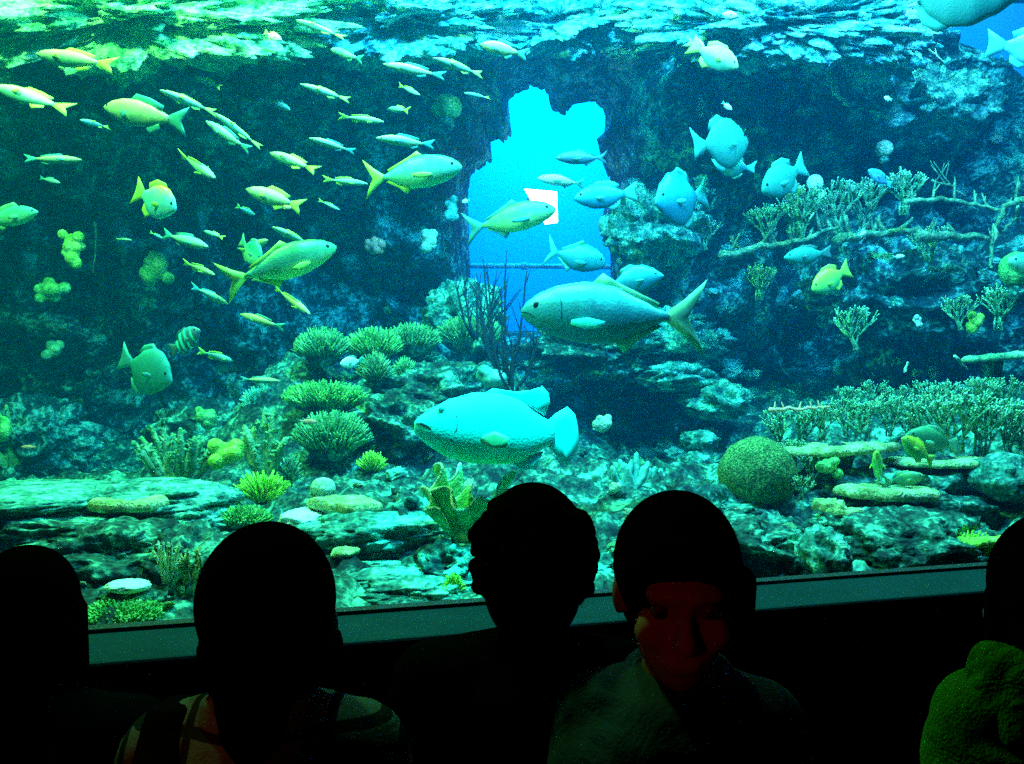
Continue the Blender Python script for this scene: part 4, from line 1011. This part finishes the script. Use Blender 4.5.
# ------------------------------------------------------------------ people watching
SKIN = plain('skin', (.20,.09,.055), .7, .2); HAIR = plain('black hair', (.0015,.0013,.0013), 1, .0)
EYEW = plain('eye white', (.06,.05,.05), .5)
def person(label, px, ytop, Y, yaw, head_yaw, height, shirt, pants, hair, collar=True, seedp=1, pitch=0.0, hscale=1.0, sh=1.0, roll=0.0, hdrop=0.0):
    """stands on the floor; yaw 0 faces the tank, +yaw turns toward the picture's left"""
    top = at(px, ytop, Y); H = height
    root = empty('person', (top.x, Y, 0), yaw); tag(root, label, 'person')
    k = H / 1.70                                     # proportions drawn for 1.70 m
    B = lambda x, y, z: Vector((x * k, y * k, z * k))
    hc = B(0, .02, 1.575 - hdrop)                            # head centre
    RH = Matrix.Rotation(head_yaw, 3, 'Z') @ Matrix.Rotation(pitch, 3, 'X') @ Matrix.Rotation(roll, 3, 'Y')
    def hd(x, y, z): return hc + RH @ (Vector((x, y, z)) * k * hscale)
    mb = MB()
    # trunk
    mb.cap(B(0, .01, 1.00), .135*k, B(0, .0, 1.16), .125*k); mb.cap(B(0, .0, 1.16), .125*k, B(0, -.01, 1.32), .135*k)
    for s in (-1, 1):
        mb.cap(B(.05*s, .0, .98), .115*k, B(.06*s, 0, 1.30), .115*k)
        mb.cap(B(0, -.02, 1.385), .075*k, B(.165*s*sh, -.015, 1.365), .060*k)
        mb.cap(B(.175*s*sh, -.015, 1.365), .058*k, B(.235*s*sh, .0, 1.10), .043*k)      # upper arm
        mb.cap(B(.235*s*sh, .0, 1.10), .042*k, B(.225*s*sh, .11, .88), .028*k)          # forearm
        pc = B(.22*s*sh, .135, .83)
        mb.cap(B(.225*s*sh, .11, .88), .027*k, pc, .030*k)
        for f, (fx, fl) in enumerate(((-.026, .070), (-.009, .080), (.009, .074), (.026, .058))):
            a = pc + B(0, fx + .0, -.02); m_ = a + B(-.004*s, .006, -fl * .5); mb.cap(a, .0105*k, m_, .0095*k, 8); mb.cap(m_, .0095*k, m_ + B(-.014*s, .006, -fl * .45), .0080*k, 8)
        a = pc + B(-.008*s, .026, .01); mb.cap(a, .012*k, a + B(-.022*s, .022, -.035), .0095*k, 8)
        mb.cap(B(.09*s, 0, .95), .100*k, B(.10*s, .015, .52), .060*k)                   # thigh
        mb.cap(B(.10*s, .015, .52), .058*k, B(.10*s, -.02, .10), .038*k)
        mb.cap(B(.10*s, -.03, .045), .043*k, B(.115*s, .15, .032), .032*k)
    mb.cap(B(0, -.02, 1.36), .062*k, B(0, .0, 1.50), .055*k)
    # head
    mb.ball(hd(0, -.012, .025), Vector((.076, .094, .098)) * k * hscale, 24, 16, RH)
    mb.ball(hd(0, .020, -.045), Vector((.060, .070, .072)) * k * hscale, 20, 14, RH)
    mb.ball(hd(0, .050, -.085), Vector((.032, .030, .028)) * k * hscale, 14, 10, RH)
    mb.cap(hd(0, .086, .015), .010*k, hd(0, .108, -.022), .015*k, 10)                      # nose
    for s in (-1, 1):
        mb.ball(hd(.013*s, .098, -.027), .010*k, 8, 6); mb.cap(hd(.012*s, .085, .038), .012*k, hd(.045*s, .072, .034), .010*k, 8)
        mb.ball(hd(.040*s, .060, -.025), .028*k, 12, 8)
        mb.ball(hd(.080*s, -.008, -.005), Vector((.012, .020, .034)) * k * hscale, 12, 8, RH)
    mb.cap(hd(-.016, .088, -.058), .0085*k, hd(.016, .088, -.058), .0085*k, 8); mb.cap(hd(-.013, .085, -.068), .0085*k, hd(.013, .085, -.068), .0085*k, 8)
    b_ = mb.build('body', SKIN, root); remesh(b_, .0075, 4)
    for s in (-1, 1):
        e = MB(); e.ball(hd(.033*s, .074, .013), .0125*k, 12, 8); eo = e.build('eye', EYEW, root)
        e = MB(); e.ball(hd(.033*s, .082, .013), .0065*k, 10, 6); e.build('iris', EYE, eo)
    # shirt with sleeves
    mb = MB(); g = .020
    mb.cap(B(0, .01, .98), (.15+g)*k, B(0, .0, 1.16), (.135+g)*k); mb.cap(B(0, .0, 1.16), (.135+g)*k, B(0, -.01, 1.31), (.135+g)*k)
    rngp = random.Random(seedp)
    for s in (-1, 1):
        mb.cap(B(.06*s, .0, .96), (.12+g)*k, B(.07*s, 0, 1.28), (.118+g)*k)
        mb.cap(B(0, -.02, 1.385), (.070+g)*k, B(.165*s*sh, -.015, 1.36), (.062+g)*k)
        mb.cap(B(.178*s*sh, -.015, 1.36), (.062+g)*k, B(.24*s*sh, .0, 1.11), (.050+g)*k); mb.cap(B(.24*s*sh, .0, 1.11), (.048+g)*k, B(.228*s*sh, .09, .92), (.036+g)*k)
        for q in range(4):                            # folds of the sleeve
            a = B(.18*s*sh + .012*s*q, -.06 + .02 * q, 1.33 - .06*q); mb.cap(a, .020*k, a + B(.05*s, .07, -.05), .016*k, 8)
    for q in range(5):
        a = B(-.12 + .06*q, -.135 + rngp.uniform(-.01,.01), 1.28 - rngp.uniform(0,.06)); mb.cap(a, .018*k, a + B(rngp.uniform(-.05,.05), -.01, -.16), .014*k, 8)
    o = mb.build('shirt', shirt, root); remesh(o, .010, 3)
    mb = MB()                                         # collar
    n = 22
    for i in range(n):
        a = 2*math.pi*i/n; b2 = 2*math.pi*(i+1)/n; r1 = .074
        z = lambda t: 1.435 - .02 * math.sin(t)
        mb.cap(B(r1*math.cos(a), -.015 + r1*math.sin(a), z(a)), .019*k, B(r1*math.cos(b2), -.015 + r1*math.sin(b2), z(b2)), .019*k, 8)
        mb.cap(B(.082*math.cos(a), -.015 + .082*math.sin(a), z(a) - .022), .018*k, B(.082*math.cos(b2), -.015 + .082*math.sin(b2), z(b2) - .022), .018*k, 8)
    o = mb.build('collar', shirt, root); remesh(o, .008, 2)
    mb = MB()
    mb.cap(B(0, .01, .93), (.125+g)*k, B(0, .01, 1.0), (.13+g)*k)
    for s in (-1, 1):
        mb.cap(B(.09*s, 0, .94), (.100+g)*k, B(.10*s, .015, .52), (.070+g)*k); mb.cap(B(.10*s, .015, .52), (.068+g)*k, B(.10*s, -.02, .12), (.055+g)*k)
    o = mb.build('trousers', pants, root); remesh(o, .012, 2)
    for s in (-1, 1):
        e = MB(); e.cap(B(.10*s, -.035, .055), .052*k, B(.12*s, .16, .045), .044*k); e.box(B(.10*s - .045, -.08, .0), B(.12*s + .04, .20, .02)); so = e.build('shoe', HAIR, root); remesh(so, .008, 2)
    # hair
    mb = MB()
    mb.ball(hd(0, -.022, .034), Vector((.090, .102, .104)) * k * hscale, 24, 16, RH)
    rh = random.Random(seedp + 9)
    if hair == 'long':
        mb.ball(hd(0, -.035, -.03), Vector((.088, .078, .10)) * k, 20, 14, RH)
        mb.cap(hd(0, -.075, -.04), .060*k, hd(.012, -.105, -.16), .042*k); mb.cap(hd(.012, -.105, -.16), .042*k, hd(.02, -.13, -.36), .050*k)
        mb.cap(hd(.02, -.13, -.36), .05*k, hd(.02, -.13, -.52), .03*k)
        for s in (-1, 1): mb.cap(hd(.088*s, .0, -.02), .012*k, hd(.094*s, .0, -.07), .008*k, 8)
    elif hair == 'short':
        mb.ball(hd(0, -.040, -.02), Vector((.082, .070, .085)) * k, 20, 14, RH)
    elif hair == 'bob':
        mb.ball(hd(0, -.045, -.03), Vector((.094, .070, .105)) * k, 20, 14, RH)
        for s in (-1, 1): mb.cap(hd(.082*s, -.01, .02), .020*k, hd(.088*s, -.012, -.10), .018*k, 10)
    elif hair == 'curly':
        mb.ball(hd(0, -.045, -.035), Vector((.088, .074, .10)) * k, 20, 14, RH)
        for i in range(170):
            a = rh.uniform(0, 6.283); z = rh.uniform(-.7, 1); r_ = math.sqrt(1 - z*z)
            d = Vector((r_*math.cos(a), r_*math.sin(a), z))
            if d.y > .55 and z < .5: continue
            mb.ball(hd(d.x*.098, -.03 + d.y*.098, .015 + d.z*.106), rh.uniform(.010, .021)*k, 8, 6)
    elif hair == 'parted':
        mb.ball(hd(0, -.045, -.02), Vector((.088, .070, .10)) * k, 20, 14, RH)
        mb.cap(hd(.03, .052, .085), .026*k, hd(-.062, .052, .045), .018*k); mb.cap(hd(-.0, .052, .085), .026*k, hd(.066, .045, .05), .018*k)
        mb.cap(hd(-.084, .02, .03), .022*k, hd(-.086, .03, -.075), .016*k)
        mb.cap(hd(0, -.10, -.02), .045*k, hd(.0, -.14, -.08), .035*k)
    o = mb.build('hair', HAIR, root); remesh(o, .007 if hair == 'curly' else .008, 2 if hair != 'curly' else 1)
    if hair == 'curly':
        mb = MB()
        for i in range(60 if hair == 'curly' else 26):
            a = rh.uniform(0, 6.283); z = rh.uniform(-.5, 1); r_ = math.sqrt(1 - z*z); d = Vector((r_*math.cos(a), r_*math.sin(a) - .1, z))
            if d.y > .5 and z < .5: continue
            p = Vector((d.x*.088, -.03 + d.y*.098, .02 + d.z*.112)); l = .013
            tv = Vector((rh.uniform(-1,1), rh.uniform(-1,1), rh.uniform(-1,.6))).normalized()
            mb.tube([hd(*p), hd(*(p + (d*.8 + tv*.4) * l)), hd(*(p + (d*.6 + tv) * l * 1.3))], [.0012, .0010, .0006], 4)
        mb.build('stray_hair', HAIR, o)
    return root

def cloth(name, c, fold_=.35):
    m, nt, b = new_mat(name); tc = nt.nodes.new('ShaderNodeTexCoord')
    n = nt.nodes.new('ShaderNodeTexNoise'); n.inputs['Scale'].default_value = 9; n.inputs['Detail'].default_value = 3; n.inputs['Distortion'].default_value = 1.2
    wv = nt.nodes.new('ShaderNodeTexNoise'); wv.inputs['Scale'].default_value = 220
    ad = nt.nodes.new('ShaderNodeMath'); ad.operation = 'MULTIPLY_ADD'; ad.inputs[1].default_value = .12
    bp = nt.nodes.new('ShaderNodeBump'); bp.inputs['Strength'].default_value = fold_; bp.inputs['Distance'].default_value = .03
    L = nt.links.new
    L(tc.outputs['Object'], n.inputs['Vector']); L(tc.outputs['Object'], wv.inputs['Vector']); L(wv.outputs['Fac'], ad.inputs[0]); L(n.outputs['Fac'], ad.inputs[2])
    L(ad.outputs[0], bp.inputs['Height']); L(bp.outputs['Normal'], b.inputs['Normal'])
    b.inputs['Base Color'].default_value = rgba(c); b.inputs['Roughness'].default_value = 1; b.inputs['Specular IOR Level'].default_value = 0
    return m
def plaid(name, c, line):
    m = cloth(name, c, .3); nt = m.node_tree; b = nt.nodes['Principled BSDF']; L = nt.links.new
    tc = nt.nodes.new('ShaderNodeTexCoord'); sp = nt.nodes.new('ShaderNodeSeparateXYZ'); L(tc.outputs['Object'], sp.inputs[0])
    outs = []
    for ax, f_ in (('X', 11.0), ('Z', 11.0)):
        a = nt.nodes.new('ShaderNodeMath'); a.operation = 'MULTIPLY'; a.inputs[1].default_value = f_; L(sp.outputs[ax], a.inputs[0])
        fr = nt.nodes.new('ShaderNodeMath'); fr.operation = 'FRACT'; L(a.outputs[0], fr.inputs[0])
        ls = nt.nodes.new('ShaderNodeMath'); ls.operation = 'LESS_THAN'; ls.inputs[1].default_value = .13; L(fr.outputs[0], ls.inputs[0]); outs.append(ls)
    mx = nt.nodes.new('ShaderNodeMath'); mx.operation = 'MAXIMUM'; L(outs[0].outputs[0], mx.inputs[0]); L(outs[1].outputs[0], mx.inputs[1])
    mc = nt.nodes.new('ShaderNodeMix'); mc.data_type = 'RGBA'; mc.inputs[6].default_value = rgba(c); mc.inputs[7].default_value = rgba(line)
    L(mx.outputs[0], mc.inputs[0]); L(mc.outputs[2], b.inputs['Base Color']); return m
C1 = cloth('black cloth', (.002,.002,.0025)); C2 = plaid('pale plaid shirt', (.05,.08,.10), (.008,.012,.015)); C3 = cloth('dark grey blue cloth', (.020,.038,.06))
C4 = cloth('green padded cloth', (.02,.085,.008), 1.0); C5 = cloth('dark trousers', (.004,.004,.006))
person('person with smooth dark hair at the near end of the window, only the head showing', 26, 549, 1.42, .15, .0, 1.55, C1, C5, 'bob', seedp=1, hscale=.98)
person('person with long black ponytail and pale plaid shirt, seen from behind', 268, 519, 1.22, .05, -.05, 1.635, C2, C5, 'long', seedp=2, hscale=1.09, sh=.70, hdrop=.032)
person('person with bushy curly dark hair and black top before the grouper', 533, 485, 1.55, -.05, .0, 1.62, C1, C5, 'curly', seedp=3, hscale=1.10)
person('person turning a reddish lit face back from the tank, in dark blue grey top', 678, 498, 1.32, 2.95, .12, 1.63, C3, C5, 'parted', seedp=4, pitch=-.25, hscale=1.10, sh=.66)
pb = [o for o in sc.collection.objects if o.name == 'person.001'][0]
mb = MB(); kk = 1.635 / 1.7
pts = [(-.125,.15,1.20),(-.125,.10,1.33),(-.125,.03,1.425),(-.125,-.05,1.435),(-.125,-.12,1.37),(-.125,-.165,1.25),(-.125,-.17,1.10)]
for a, b_ in zip(pts, pts[1:]):
    for q in (-.018, 0, .018): mb.cap((Vector(a) + Vector((q, 0, 0))) * kk, .013, (Vector(b_) + Vector((q, 0, 0))) * kk, .013, 8)
remesh(mb.build('shoulder_strap', C1, pb), .007, 3)
e_ = person('person in a green padded jacket at the far end, cut by the frame edge', 1058, 517, 1.36, -.1, .1, 1.63, C4, C5, 'bob', seedp=5, hscale=1.16, sh=.66, hdrop=.042)
mb = MB(); kk = 1.585 / 1.7
for i in range(16):
    a = math.pi * (-.12 - .76 * i / 15); r_ = .135 + .012 * math.sin(i * 2.3)
    mb.cap(Vector((r_ * math.cos(a), .03 + r_ * math.sin(a), 1.40)) * kk, .045, Vector((r_ * .92 * math.cos(a), .02 + r_ * .9 * math.sin(a), 1.49 + .012 * math.sin(i))) * kk, .032, 10)
hood = mb.build('hood', C4, e_); remesh(hood, .009, 3)

e_ = fish('batfish', 'hazy pale blue fish flank cut by the frame edge, under the huge teal belly', (1075,52), (985,44), 5.2, 'oval', 'blue', FW, .1, hs=1.1)
